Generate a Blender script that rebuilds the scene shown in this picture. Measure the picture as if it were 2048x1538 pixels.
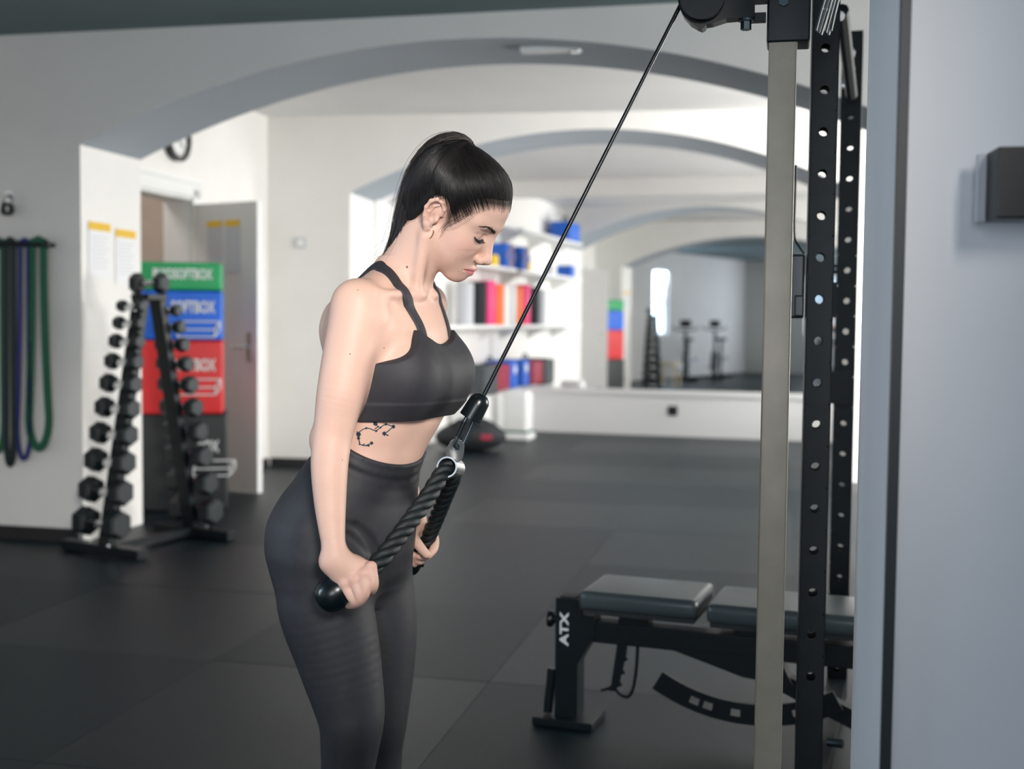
import bpy, bmesh, math, random
import numpy as np
from mathutils import Vector, Matrix
random.seed(4); RNG = np.random.default_rng(4)
for _o in list(bpy.data.objects): bpy.data.objects.remove(_o)
SC = bpy.context.scene; COL = SC.collection

# ------------------------------------------------------------------ camera
FPX = 2400.0; CAM_H = 1.2; PITCH = math.atan(129 / FPX); ROLL = 0.010
_f = np.array([0, math.cos(PITCH), -math.sin(PITCH)]); _r = np.array([1., 0, 0]); _u = np.array([0, math.sin(PITCH), math.cos(PITCH)])
_R = _r * math.cos(ROLL) + _u * math.sin(ROLL); _U = _u * math.cos(ROLL) - _r * math.sin(ROLL)
CAMP = np.array([0, 0, CAM_H])
cd = bpy.data.cameras.new('camera'); cam = bpy.data.objects.new('camera', cd); COL.objects.link(cam)
cd.sensor_width = 36; cd.lens = 36 * FPX / 2048; cd.clip_start = 0.02; cd.clip_end = 200
m = Matrix.Identity(4)
for i in range(3):
    m[i][0] = _R[i]; m[i][1] = _U[i]; m[i][2] = -_f[i]; m[i][3] = CAMP[i]
cam.matrix_world = m
cd.dof.use_dof = True; cd.dof.focus_distance = 2.24; cd.dof.aperture_fstop = 2.8
SC.camera = cam

# ------------------------------------------------------------------ view, world, lights
SC.view_settings.view_transform = 'Standard'; SC.view_settings.look = 'None'
SC.view_settings.gamma = 1; SC.view_settings.exposure = 0.0
try: SC.view_settings.use_curve_mapping = False
except Exception: pass
SC.cycles.use_denoising = True
SC.cycles.max_bounces = 8; SC.cycles.diffuse_bounces = 5; SC.cycles.glossy_bounces = 4; SC.cycles.sample_clamp_indirect = 6
W = bpy.data.worlds.new('world'); SC.world = W; W.use_nodes = True
W.node_tree.nodes['Background'].inputs[0].default_value = (0.55, 0.75, 0.95, 1); W.node_tree.nodes['Background'].inputs[1].default_value = 1.0

def area(name, loc, target, sx, sy, power, col, spread=180):
    l = bpy.data.lights.new(name, 'AREA'); l.shape = 'RECTANGLE'; l.size = sx; l.size_y = sy
    l.energy = power; l.color = col; l.spread = math.radians(spread)
    o = bpy.data.objects.new(name, l); COL.objects.link(o); o.location = loc
    d = Vector(target) - Vector(loc); o.rotation_euler = d.to_track_quat('-Z', 'Y').to_euler()
    return o
# unseen key light from the right front, beam narrowed to keep the pier dark
area('unseen_key_light', (0.55, -0.70, 2.15), (-0.40, 2.3, 1.18), 0.6, 0.6, 5.8, (1.0, 0.94, 0.88), 36)
# daylight through the middle and mirror room windows, then added fill
area('window_light_near', (3.98, 7.0, 1.60), (0.9, 9.7, 0.6), 1.9, 1.7, 265, (1.0, 0.985, 0.96), 150)
area('window_light_far', (3.93, 10.9, 1.55), (-1.0, 11.9, 0.5), 1.6, 1.6, 105, (1.0, 0.985, 0.96), 150)
area('fill_light_front', (4.15, 4.2, 1.60), (0.0, 4.8, 1.0), 1.7, 1.4, 185, (1.0, 0.97, 0.92), 150)  # added fill for the near arch wall, behind a made-up window
area('fill_light_left', (-4.24, 1.6, 1.60), (0.6, 2.0, 1.0), 0.66, 1.3, 55, (0.62, 0.81, 1.0), 150)  # added blue fill for the pier jamb, behind a made-up window
area('corridor_fill', (-3.05, 8.3, 2.72), (-3.05, 8.3, 0), .5, .5, 16, (1.0, 0.93, 0.85))  # unseen lamp added to brighten the corridor beyond the door
area('fill_light_rear', (-1.2, -3.05, 1.6), (-4.1, 0.4, 1.0), 2.4, 1.3, 120, (0.84, 0.90, 1.0))  # rear fill, aimed at the left wall to brighten its reflection

# ------------------------------------------------------------------ helpers
def ray(x, y): return _f + _R * (x - 1024) / FPX - _U * (y - 769) / FPX
def at(x, y, Y): d = ray(x, y); return CAMP + d * (Y / d[1])
def on_floor(x, y, z=0.): d = ray(x, y); return CAMP + d * ((z - CAM_H) / d[2])
def V(*a): return np.array(a, float)
def unit(v): v = np.asarray(v, float); return v / np.linalg.norm(v)

MATS = {}
def mat(name, col, rough=.5, metal=0., noise=0., nscale=8., bump=0., bscale=60., spec=.5, sub=0., coat=0., col2=None, aniso=None):
    if name in MATS: return MATS[name]
    M = bpy.data.materials.new(name); M.use_nodes = True; nt = M.node_tree; b = nt.nodes['Principled BSDF']
    b.inputs['Base Color'].default_value = (*col, 1); b.inputs['Roughness'].default_value = rough; b.inputs['Metallic'].default_value = metal
    b.inputs['Specular IOR Level'].default_value = spec
    if coat: b.inputs['Coat Weight'].default_value = coat; b.inputs['Coat Roughness'].default_value = .15
    if sub:
        b.inputs['Subsurface Weight'].default_value = sub; b.inputs['Subsurface Radius'].default_value = (1, .35, .2); b.inputs['Subsurface Scale'].default_value = .012
    if noise or bump or col2 is not None:
        tc = nt.nodes.new('ShaderNodeTexCoord')
    if noise or col2 is not None:
        n = nt.nodes.new('ShaderNodeTexNoise'); n.inputs['Scale'].default_value = nscale; n.inputs['Detail'].default_value = 5
        nt.links.new(tc.outputs['Object'], n.inputs['Vector'])
        r = nt.nodes.new('ShaderNodeValToRGB'); r.color_ramp.elements[0].position = .3; r.color_ramp.elements[1].position = .7
        c2 = col2 if col2 is not None else tuple(min(1, c * (1 + noise)) for c in col)
        c1 = col if col2 is not None else tuple(c * (1 - noise) for c in col)
        r.color_ramp.elements[0].color = (*c1, 1); r.color_ramp.elements[1].color = (*c2, 1)
        nt.links.new(n.outputs['Fac'], r.inputs['Fac']); nt.links.new(r.outputs['Color'], b.inputs['Base Color'])
    if bump:
        n2 = nt.nodes.new('ShaderNodeTexNoise'); n2.inputs['Scale'].default_value = bscale; n2.inputs['Detail'].default_value = 3
        nt.links.new(tc.outputs['Object'], n2.inputs['Vector'])
        bp = nt.nodes.new('ShaderNodeBump'); bp.inputs['Strength'].default_value = bump; bp.inputs['Distance'].default_value = .01
        nt.links.new(n2.outputs['Fac'], bp.inputs['Height']); nt.links.new(bp.outputs['Normal'], b.inputs['Normal'])
    MATS[name] = M; return M

mat('plaster', (.80, .785, .755), .75, noise=.025, nscale=2.5, bump=.06, bscale=35)
mat('plaster_cool', (.74, .76, .79), .7, noise=.03, nscale=3, bump=.05, bscale=40)
mat('ceiling_paint', (.70, .70, .69), .85, noise=.02, nscale=2)
mat('ceiling_shaded', (.12, .17, .18), .85, noise=.03, nscale=2)  # shade of grazing light on the front ceiling, put into its colour
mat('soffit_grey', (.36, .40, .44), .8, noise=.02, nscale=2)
mat('corridor', (.42, .36, .32), .8, noise=.05)
mat('white_paint', (.82, .82, .81), .4)
mat('door_grey', (.66, .65, .64), .45, noise=.02)
mat('dark_trim', (.012, .02, .025), .5)
mat('base_black', (.015, .015, .017), .55)
mat('rubber_a', (.0040, .0110, .0155), .40, noise=.35, nscale=140, bump=.25, bscale=220, spec=.24)
mat('rubber_b', (.0066, .0138, .0176), .365, noise=.35, nscale=140, bump=.25, bscale=220, spec=.24)
mat('rubber_c', (.0045, .0116, .0160), .42, noise=.35, nscale=140, bump=.25, bscale=220, spec=.24)
mat('black_steel', (.0035, .0075, .010), .42, noise=.2, nscale=30, spec=.3)
mat('black_plastic', (.003, .0065, .0085), .28)
mat('black_matte', (.010, .012, .014), .6, noise=.2, nscale=20)
mat('steel', (.36, .315, .245), .45, metal=.35, noise=.08, nscale=14)
mat('chrome', (.72, .74, .76), .14, metal=1)
mat('satin_chrome', (.66, .67, .67), .26, metal=1)
mat('chrome_dark', (.10, .13, .15), .22, metal=.9)
mat('vinyl', (.05, .065, .07), .32, bump=.08, bscale=180)
mat('dumbbell_rubber', (.003, .0085, .011), .5, noise=.25, nscale=40)
mat('white_print', (.75, .78, .78), .6)
mat('soft_green', (.02, .36, .12), .45, noise=.1, nscale=4, bump=.25, bscale=6)
mat('soft_blue', (.01, .14, .72), .45, noise=.1, nscale=4, bump=.25, bscale=6)
mat('soft_red', (.72, .03, .035), .45, noise=.1, nscale=4, bump=.25, bscale=6)
mat('soft_black', (.018, .022, .025), .5, noise=.1, nscale=4, bump=.25, bscale=6)
mat('paper', (.78, .79, .80), .7); mat('paper_grey', (.52, .53, .56), .8); mat('yellow_print', (.75, .47, .03), .6); mat('ink', (.05, .05, .06), .7)
mat('band_green', (.005, .10, .05), .6); mat('band_dark', (.005, .018, .02), .6); mat('band_blue', (.01, .02, .16), .6)
mat('orange', (.9, .16, .02), .5); mat('pink', (.85, .05, .22), .5); mat('blue', (.01, .12, .60), .5); mat('yellow', (.85, .6, .02), .5)
mat('crimson', (.32, .02, .05), .6); mat('grey_cloth', (.07, .08, .085), .8, noise=.2, nscale=20); mat('wood', (.42, .25, .10), .5, noise=.2, nscale=15); mat('cream', (.78, .68, .48), .6)
mat('fabric_black', (.008, .011, .014), .75, noise=.2, nscale=20, bump=.3, bscale=30)
mat('mirror', (.93, .94, .94), .015, metal=1)
mat('gold', (.85, .6, .3), .2, metal=1)
mat('tattoo_ink', (.012, .035, .06), .55)
mat('rope_black', (.0045, .0095, .0115), .5, noise=.4, nscale=160, bump=.22, bscale=700)
def glass():
    M = bpy.data.materials.new('glass'); M.use_nodes = True; nt = M.node_tree; nt.nodes.clear()
    o = nt.nodes.new('ShaderNodeOutputMaterial'); t = nt.nodes.new('ShaderNodeBsdfTransparent'); g = nt.nodes.new('ShaderNodeBsdfGlossy'); x = nt.nodes.new('ShaderNodeMixShader')
    g.inputs['Roughness'].default_value = .02; x.inputs[0].default_value = .06
    nt.links.new(t.outputs[0], x.inputs[1]); nt.links.new(g.outputs[0], x.inputs[2]); nt.links.new(x.outputs[0], o.inputs[0]); MATS['glass'] = M
glass()

ORG = {}          # world origin of every object that may be a parent
def reg(o, w): ORG[o.name] = np.array(w, float); return o
def tag(o, label, cat, group=None, kind=None):
    if label: o['label'] = label
    if cat: o['category'] = cat
    if group: o['group'] = group
    if kind: o['kind'] = kind
    return o
def thing(name, label, cat, loc, group=None):
    o = bpy.data.objects.new(name, None); COL.objects.link(o); o.location = [float(v) for v in loc]; o.empty_display_size = .1
    tag(o, label, cat, group); return reg(o, loc)

class MB:
    def __init__(s): s.v = []; s.f = []
    def add(s, v, f):
        b = len(s.v); s.v += [tuple(map(float, p)) for p in v]; s.f += [tuple(i + b for i in q) for q in f]; return s
    def box(s, c, size, ax=None, bev=0.):
        ax = [np.array(a, float) for a in (ax or ((1, 0, 0), (0, 1, 0), (0, 0, 1)))]; c = np.array(c, float); h = np.array(size, float) / 2
        if bev <= 0:
            P = [c + ax[0] * sx * h[0] + ax[1] * sy * h[1] + ax[2] * sz * h[2] for sz in (-1, 1) for sy in (-1, 1) for sx in (-1, 1)]
            return s.add(P, [(0, 2, 3, 1), (4, 5, 7, 6), (0, 1, 5, 4), (2, 6, 7, 3), (0, 4, 6, 2), (1, 3, 7, 5)])
        bm = bmesh.new(); bmesh.ops.create_cube(bm, size=1)
        for v in bm.verts: v.co = Vector((v.co.x * 2 * h[0], v.co.y * 2 * h[1], v.co.z * 2 * h[2]))
        bmesh.ops.bevel(bm, geom=bm.edges[:] , offset=min(bev, min(h) * .95), segments=3, affect='EDGES', profile=.6)
        bm.verts.index_update()
        P = [c + ax[0] * v.co.x + ax[1] * v.co.y + ax[2] * v.co.z for v in bm.verts]; Fc = [tuple(v.index for v in f.verts) for f in bm.faces]; bm.free()
        return s.add(P, Fc)
    def tube(s, pts, rad, n=10, cap=True, closed=False, up=None):
        pts = [np.array(p, float) for p in pts]; k = len(pts); rad = list(rad) if hasattr(rad, '__len__') else [rad] * k
        V_ = []; prev = None
        for i in range(k):
            if closed: t = pts[(i + 1) % k] - pts[i - 1]
            else: t = pts[min(i + 1, k - 1)] - pts[max(i - 1, 0)]
            t = unit(t)
            if prev is None:
                a = np.array(up, float) if up is not None else (V(0, 0, 1) if abs(t[2]) < .9 else V(1, 0, 0))
            else: a = prev
            x = a - t * (a @ t); x = unit(x); y = np.cross(t, x); prev = x
            V_ += [pts[i] + rad[i] * (math.cos(2 * math.pi * j / n) * x + math.sin(2 * math.pi * j / n) * y) for j in range(n)]
        Fc = []
        for i in range(k if closed else k - 1):
            a, b = i * n, ((i + 1) % k) * n
            for j in range(n): Fc.append((a + j, a + (j + 1) % n, b + (j + 1) % n, b + j))
        if cap and not closed: Fc.append(tuple(range(n))[::-1]); Fc.append(tuple((k - 1) * n + j for j in range(n)))
        return s.add(V_, Fc)
    def cyl(s, a, b, r, n=20, r2=None): return s.tube([a, b], [r, r if r2 is None else r2], n)
    def lathe(s, c, axis, prof, n=24):
        # prof: list of (distance along axis, radius)
        c = np.array(c, float); t = unit(axis)
        return s.tube([c + t * (d + 1e-5 * i) for i, (d, _) in enumerate(prof)], [max(r, 1e-4) for _, r in prof], n)
    def ring(s, c, axis, ri, ro, hw, n=28):
        c = np.array(c, float); t = unit(axis); a = V(0, 0, 1) if abs(t[2]) < .9 else V(1, 0, 0); x = unit(a - t * (a @ t)); y = np.cross(t, x); P = []
        for j in range(n):
            d = math.cos(2 * math.pi * j / n) * x + math.sin(2 * math.pi * j / n) * y
            P += [c + d * ro - t * hw, c + d * ro + t * hw, c + d * ri + t * hw, c + d * ri - t * hw]
        Fc = []
        for j in range(n):
            a0, b0 = 4 * j, 4 * ((j + 1) % n)
            for q in range(4): Fc.append((a0 + q, b0 + q, b0 + (q + 1) % 4, a0 + (q + 1) % 4))
        return s.add(P, Fc)
    def ball(s, c, r, n=14, ax=None):
        c = np.array(c, float); r = np.array([r] * 3 if not hasattr(r, '__len__') else r, float); ax = [np.array(a, float) for a in (ax or ((1, 0, 0), (0, 1, 0), (0, 0, 1)))]
        P = []; m2 = 2 * n; P.append(c - ax[2] * r[2])
        for i in range(1, n):
            th = -math.pi / 2 + math.pi * i / n
            for j in range(m2):
                ph = 2 * math.pi * j / m2
                P.append(c + ax[0] * r[0] * math.cos(th) * math.cos(ph) + ax[1] * r[1] * math.cos(th) * math.sin(ph) + ax[2] * r[2] * math.sin(th))
        P.append(c + ax[2] * r[2]); Fc = [(0, 1 + (j + 1) % m2, 1 + j) for j in range(m2)]
        for i in range(n - 2):
            a, b = 1 + i * m2, 1 + (i + 1) * m2
            Fc += [(a + j, a + (j + 1) % m2, b + (j + 1) % m2, b + j) for j in range(m2)]
        L = len(P) - 1; a = 1 + (n - 2) * m2; Fc += [(L, a + j, a + (j + 1) % m2) for j in range(m2)]
        return s.add(P, Fc)
    def prism(s, poly, ex):
        # poly: list of 3-D points (planar), extruded by vector ex
        n = len(poly); ex = np.array(ex, float); P = [np.array(p, float) for p in poly]; P += [p + ex for p in P]
        return s.add(P, [tuple(range(n))[::-1], tuple(range(n, 2 * n))] + [(i, (i + 1) % n, n + (i + 1) % n, n + i) for i in range(n)])
    def build(s, name, material, parent=None, smooth=False, org=None, fixn=True, angle=40):
        w = ORG[parent.name] if parent is not None else (np.array(org, float) if org is not None else np.zeros(3))
        me = bpy.data.meshes.new(name); me.from_pydata([tuple(np.array(p) - w) for p in s.v], [], s.f); me.update()
        if fixn:
            bm = bmesh.new(); bm.from_mesh(me); bmesh.ops.recalc_face_normals(bm, faces=bm.faces[:]); bm.to_mesh(me); bm.free()
        me.materials.append(MATS[material] if isinstance(material, str) else material)
        if smooth:
            for p in me.polygons: p.use_smooth = True
            try: me.set_sharp_from_angle(angle=math.radians(angle))
            except Exception: pass
        o = bpy.data.objects.new(name, me); COL.objects.link(o)
        if parent is not None: o.parent = parent
        else: o.location = [float(x) for x in w]
        return reg(o, w)

def struct(name, mb, m, label=None, cat=None, org=None):
    o = mb.build(name, m, None, org=org); tag(o, label, cat, None, 'structure'); return o

def text_mesh(txt, size, origin, ex, ey, material, name, parent, thick=.0015, align='CENTER', xs=1.0, bold=.0):
    cu = bpy.data.curves.new('lettering', 'FONT'); cu.body = txt; cu.size = size; cu.align_x = align; cu.align_y = 'CENTER'; cu.extrude = thick; cu.resolution_u = 3; cu.offset = bold
    to = bpy.data.objects.new('lettering', cu); COL.objects.link(to); dg = bpy.context.evaluated_depsgraph_get()
    me = bpy.data.meshes.new_from_object(to.evaluated_get(dg)); bpy.data.objects.remove(to)
    ex = unit(ex); ey = unit(ey); ez = np.cross(ex, ey); w = ORG[parent.name]
    for v in me.vertices:
        p = np.array(origin) + ex * v.co.x * xs + ey * v.co.y + ez * v.co.z - w; v.co = p
    me.materials.clear(); me.materials.append(MATS[material]); me.name = name
    o = bpy.data.objects.new(name, me); COL.objects.link(o); o.parent = parent; return reg(o, w)

def spline(pts, n):
    pts = [np.array(p, float) for p in pts]; out = []; P = [2 * pts[0] - pts[1]] + pts + [2 * pts[-1] - pts[-2]]; k = len(pts) - 1
    for i in range(n):
        t = i / (n - 1) * k; j = min(int(t), k - 1); t -= j; a, b, c, d = P[j:j + 4]
        out.append(.5 * ((2 * b) + (-a + c) * t + (2 * a - 5 * b + 4 * c - d) * t * t + (-a + 3 * b - 3 * c + d) * t ** 3))
    return out

# ------------------------------------------------------------------ the rooms
EA = unit((1, -.226, 0)); NA = V(-EA[1], EA[0], 0)          # along the near arch wall, and away from the camera
EB = unit((1, -.14, 0)); NB = V(-EB[1], EB[0], 0)
EM = unit((.956, -.292, 0)); NM = V(-EM[1], EM[0], 0)       # mirror wall
Z3 = V(0, 0, 1)
def rot_axes(e): e = unit(e); return (e, V(-e[1], e[0], 0), Z3)

def arch_wall(name, P0, E_, N_, th, xs, x_peak, x_spring, z_peak, a, top, label, soff=.0):
    """wall with a flat segmental arch. xs: wall ends as world X of the front line, arch given in world X too"""
    def pt(x, z, d): s = (x - P0[0]) / E_[0]; return V(P0[0], P0[1], 0) + E_ * s + N_ * d + Z3 * z
    mb = MB(); n = 56; hs = abs(x_peak - x_spring); X = [x_peak - hs + 2 * hs * i / n for i in range(n + 1)]
    Zc = [z_peak - a * (x - x_peak) ** 2 for x in X]
    for d, fl in ((0, 0), (th, 1)):
        for x0, x1 in ((xs[0], X[0]), (X[-1], xs[1])):
            mb.add([pt(x0, 0, d), pt(x1, 0, d), pt(x1, top, d), pt(x0, top, d)], [(0, 1, 2, 3)])
        for i in range(n):
            mb.add([pt(X[i], Zc[i], d), pt(X[i + 1], Zc[i + 1], d), pt(X[i + 1], top, d), pt(X[i], top, d)], [(0, 1, 2, 3)])
    for i in range(n):
        mb.add([pt(X[i], Zc[i], 0), pt(X[i + 1], Zc[i + 1], 0), pt(X[i + 1], Zc[i + 1], th), pt(X[i], Zc[i], th)], [(0, 1, 2, 3)])
    for x, z in ((X[0], Zc[0]), (X[-1], Zc[-1])):
        mb.add([pt(x, 0, 0), pt(x, 0, th), pt(x, z, th), pt(x, z, 0)], [(0, 1, 2, 3)])
    for x in xs: mb.add([pt(x, 0, 0), pt(x, 0, th), pt(x, top, th), pt(x, top, 0)], [(0, 1, 2, 3)])
    mb.add([pt(xs[0], top, 0), pt(xs[1], top, 0), pt(xs[1], top, th), pt(xs[0], top, th)], [(0, 1, 2, 3)])
    o = mb.build(name, 'plaster', None, fixn=False)
    bm = bmesh.new(); bm.from_mesh(o.data); bmesh.ops.remove_doubles(bm, verts=bm.verts[:], dist=1e-4); bmesh.ops.recalc_face_normals(bm, faces=bm.faces[:]); bm.to_mesh(o.data); bm.free()
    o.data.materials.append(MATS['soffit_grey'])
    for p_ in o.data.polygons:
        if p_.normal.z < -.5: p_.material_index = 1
    tag(o, label, 'wall', None, 'structure'); return o
PA = V(-2.3, 6.32, 0); PB = V(-1.95, 9.67, 0)
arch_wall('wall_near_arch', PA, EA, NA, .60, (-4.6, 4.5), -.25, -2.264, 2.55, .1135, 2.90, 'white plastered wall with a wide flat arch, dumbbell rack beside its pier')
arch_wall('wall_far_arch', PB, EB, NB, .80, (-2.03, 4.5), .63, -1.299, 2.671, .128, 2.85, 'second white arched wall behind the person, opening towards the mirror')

# floor: base slab with rubber tiles
fb = struct('floor', MB().box((0, 5, -.03), (14, 22, .04)), 'base_black', 'black rubber tile floor of the gym', 'floor')
tile_me = []
for k, mm in enumerate(('rubber_a', 'rubber_b', 'rubber_c')):
    t_ = MB().box((0, 0, -.005), (.9985, .9985, .01)); o = t_.build('tile', mm); tile_me.append(o.data); bpy.data.objects.remove(o)
ex_, ey_ = EA, NA; k = 0
for i in range(-7, 8):
    for j in range(-3, 15):
        c = V(-.35, .4, 0) + ex_ * i + ey_ * j
        if c[0] < -4.7 or c[0] > 4.6 or c[1] < -3.2 or c[1] > 14.2: continue
        o = bpy.data.objects.new('tile', tile_me[random.choice((0, 1, 2))]); COL.objects.link(o); o.parent = fb
        o.location = (c[0], c[1], random.uniform(-.0012, .0)); o.rotation_euler = (0, 0, math.atan2(ex_[1], ex_[0]))

def quad_prism(poly, z0, z1): return MB().prism([V(x, y, z0) for x, y in poly], V(0, 0, z1 - z0))
# ceilings
def a_line(x, d=0.): p = PA + EA * ((x - PA[0]) / EA[0]) + NA * d; return (p[0], p[1])
def b_line(x, d=0.): p = PB + EB * ((x - PB[0]) / EB[0]) + NB * d; return (p[0], p[1])
struct('ceiling', quad_prism([(-4.8, -4.2), (4.8, -4.2), a_line(4.8, .05), a_line(-4.8, .05)], 2.67, 2.75), 'ceiling_shaded', 'flat ceiling of the front room above the machine, shade painted dark grey', 'ceiling')
struct('ceiling_middle', quad_prism([a_line(-4.8, .55), a_line(4.8, .55), b_line(4.8, .05), b_line(-4.8, .05)], 2.80, 2.88), 'ceiling_paint', 'white ceiling between the two arches', 'ceiling')
struct('ceiling_far', quad_prism([b_line(-3, .75), b_line(4.8, .75), (4.8, 14.2), (-3, 14.2)], 2.72, 2.80), 'ceiling_paint', 'white ceiling of the mirror room', 'ceiling')

# mirror wall, ledge, left wall of the mirror room
MC = V(-.25, 13.32, 0)                                            # its left corner
def mpt(s, d=0., z=0.): return MC + EM * s - NM * d + Z3 * z      # d: towards the camera
struct('wall_back', MB().box(mpt(2.4, -.11, 1.4), (5.6, .2, 2.8), rot_axes(EM)), 'plaster', 'white back wall carrying the mirror', 'wall')
struct('trim_1', MB().box(mpt(2.4, .09, .215), (5.4, .20, .43), rot_axes(EM)).box(mpt(2.4, .095, .445), (5.4, .23, .035), rot_axes(EM)), 'white_paint', 'low white boxed ledge under the mirror', 'ledge')
mr = thing('wall_mirror', 'large frameless wall mirror above the low white ledge', 'mirror', mpt(2.4, 0, .47))
MB().box(mpt(2.48, -.003, 1.50), (4.9, .012, 2.06), rot_axes(EM)).build('mirror_glass', 'mirror', mr)
for s in (1.25, 2.5, 3.75): MB().box(mpt(s, .004, .475), (.05, .004, .02), rot_axes(EM)).build('mirror_clip', 'chrome', mr)
jb = PB + EB * ((-1.299 - PB[0]) / EB[0]) + NB * .80            # back edge of the far arch's left jamb
LW = NM                                                            # left wall direction
def lpt(t, d=0., z=0.): return MC - NM * t + EM * d + Z3 * z      # t: distance from the corner towards the camera, d: out of the wall
struct('wall_left_far', MB().box(lpt(1.55, -.1, 1.4), (.2, 3.2, 2.8), rot_axes(EM)), 'plaster', 'white left wall of the mirror room with shelves', 'wall')

# door wall of the middle room
DC = V(-1.97, 9.67, 0)
def dpt(t, d=0., z=0.): return DC - NA * t + EA * d + Z3 * z      # t from the corner towards the camera, d into the room
T_H, T_O = 1.27, 2.12
mb = MB()
mb.box(dpt(T_H / 2, -.1, 1.45), (.2, T_H, 2.9), rot_axes(EA)); mb.box(dpt((T_O + 2.75) / 2, -.1, 1.45), (.2, 2.75 - T_O, 2.9), rot_axes(EA))
mb.box(dpt((T_H + T_O) / 2, -.1, 2.46), (.2, T_O - T_H, .88), rot_axes(EA))
struct('wall_left_middle', mb, 'plaster', 'white wall with the open doorway and clock', 'wall')
mb = MB()
for t in (T_H - .035, T_O + .035): mb.box(dpt(t, .012, 1.04), (.03, .11, 2.10), rot_axes(EA))
mb.box(dpt((T_H + T_O) / 2, .012, 2.075), (.03, T_O - T_H + .16, .09), rot_axes(EA)); mb.box(dpt((T_H + T_O) / 2, .022, 2.135), (.05, T_O - T_H + .20, .03), rot_axes(EA))
for t in (T_H + .01, T_O - .01): mb.box(dpt(t, -.1, 1.0), (.21, .02, 2.03), rot_axes(EA))
mb.box(dpt((T_H + T_O) / 2, -.1, 2.02), (.21, T_O - T_H, .02), rot_axes(EA))
dr = struct('door_1', mb, 'white_paint', 'open grey door in a white frame behind the box stack', 'door')
hinge = dpt(T_H, .03); free = on_floor(531, 990); free = hinge + unit(free - hinge) * .60; dl = unit(free - hinge); dn = V(-dl[1], dl[0], 0)
lf = MB().box((hinge + free) / 2 + Z3 * .995, (.60, .04, 1.97), (dl, dn, Z3)).build('door_leaf', 'door_grey', dr)
MB().box(free + dl * .004 + Z3 * .995, (.012, .044, 1.97), (dl, dn, Z3)).build('leaf_edge', 'white_paint', lf)
hb = hinge + dl * .53 - dn * .03 + Z3 * 1.0
MB().cyl(hb + dn * .06, hb - dn * .03, .012).cyl(hb - dn * .03, hb - dn * .03 - dl * .11, .010).box(hb + dn * .008, (.045, .006, .20), (dl, dn, Z3)).build('handle', 'chrome', lf, smooth=True)
struct('wall_corridor', MB().box(dpt(1.7, -1.3, 1.4), (.1, 4, 2.9), rot_axes(EA)).box(dpt(.4, -.75, 1.4), (1.3, .1, 2.9), rot_axes(EA)).box(dpt(1.7, -.75, 2.83), (1.3, 4, .06), rot_axes(EA)), 'corridor', 'brown corridor wall seen through the open doorway', 'wall')
struct('baseboard_left', MB().box(dpt(.6, .012, .035), (.02, 1.1, .07), rot_axes(EA)), 'base_black', 'black baseboard along the door wall', 'baseboard')
bc = PB + EB * .32 - NB * .012
struct('baseboard_far', MB().box(bc + Z3 * .035, (.62, .02, .07), rot_axes(EB)), 'base_black', 'black baseboard under the light switch wall', 'baseboard')
ac = PA + EA * ((-3.4 - PA[0]) / EA[0]) - NA * .012
struct('baseboard_near', MB().box(ac + Z3 * .035, (2.28, .02, .07), rot_axes(EA)), 'base_black', 'black baseboard below the hanging bands', 'baseboard')

# outer walls: front room left, rear; right walls with windows
def window_wall(name, wname, P, E_, length, wz0, wz1, w0, w1, label, wlabel, height=2.9):
    """wall from P along E_, inside to the right-hand side normal; window between w0,w1"""
    N_ = V(-E_[1], E_[0], 0); ax = (E_, N_, Z3); mb = MB()
    def pc(s, z): return P + E_ * s + Z3 * z
    mb.box(pc(w0 / 2, height / 2), (w0, .2, height), ax); mb.box(pc((w1 + length) / 2, height / 2), (length - w1, .2, height), ax)
    mb.box(pc((w0 + w1) / 2, wz0 / 2), (w1 - w0, .2, wz0), ax); mb.box(pc((w0 + w1) / 2, (wz1 + height) / 2), (w1 - w0, .2, height - wz1), ax)
    struct(name, mb, 'plaster', label, 'wall')
    fr = MB(); wz = (wz0 + wz1) / 2; wc = (w0 + w1) / 2
    for s in (w0 + .03, wc, w1 - .03): fr.box(pc(s, wz), (.06, .07, wz1 - wz0), ax)
    for z in (wz0 + .03, wz, wz1 - .03): fr.box(pc(wc, z), (w1 - w0, .06, .06), ax)
    wo = struct(wname, fr, 'white_paint', wlabel, 'window')
    for s0, s1 in ((w0, wc), (wc, w1)):
        for z0, z1 in ((wz0, wz), (wz, wz1)): MB().box(pc((s0 + s1) / 2, (z0 + z1) / 2), (s1 - s0 - .06, .006, z1 - z0 - .06), ax).build('pane', 'glass', wo)
window_wall('wall_right_middle', 'window_1', V(3.75, 5.2, 0), unit((.0, 1, 0)), 4.0, .6, 2.5, 1.0, 3.0, 'right wall of the middle room with a large window', 'large white window of the middle room, beyond the power rack')
window_wall('wall_right_far', 'window_2', V(3.70, 9.2, 0), unit((0, 1, 0)), 4.8, .6, 2.4, .8, 2.6, 'right wall of the mirror room with a window', 'white window lighting the mirror room')
window_wall('wall_left', 'fill_window_left', V(-4.2, -4.2, 0), unit((0, 1, 0)), 11.4, .9, 2.3, 5.45, 6.15, 'side wall of the front room behind the exercise bikes', 'added white window in the left side wall, for the blue fill light')  # window added to carry the left fill
window_wall('wall_rear', 'window_3', V(-4.2, -2.9, 0), V(1, 0, 0), 8.4, .9, 2.3, 1.6, 4.4, 'rear wall of the front room behind the camera', 'wide window behind the camera')
window_wall('wall_right_front', 'fill_window_front', V(3.9, -3., 0), unit((0, 1, 0)), 8.4, .85, 2.25, 6.3, 8.1, 'far right wall of the front room with an added window', 'added white window right of the bench, for the front fill light')  # window added to carry the front fill
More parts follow.
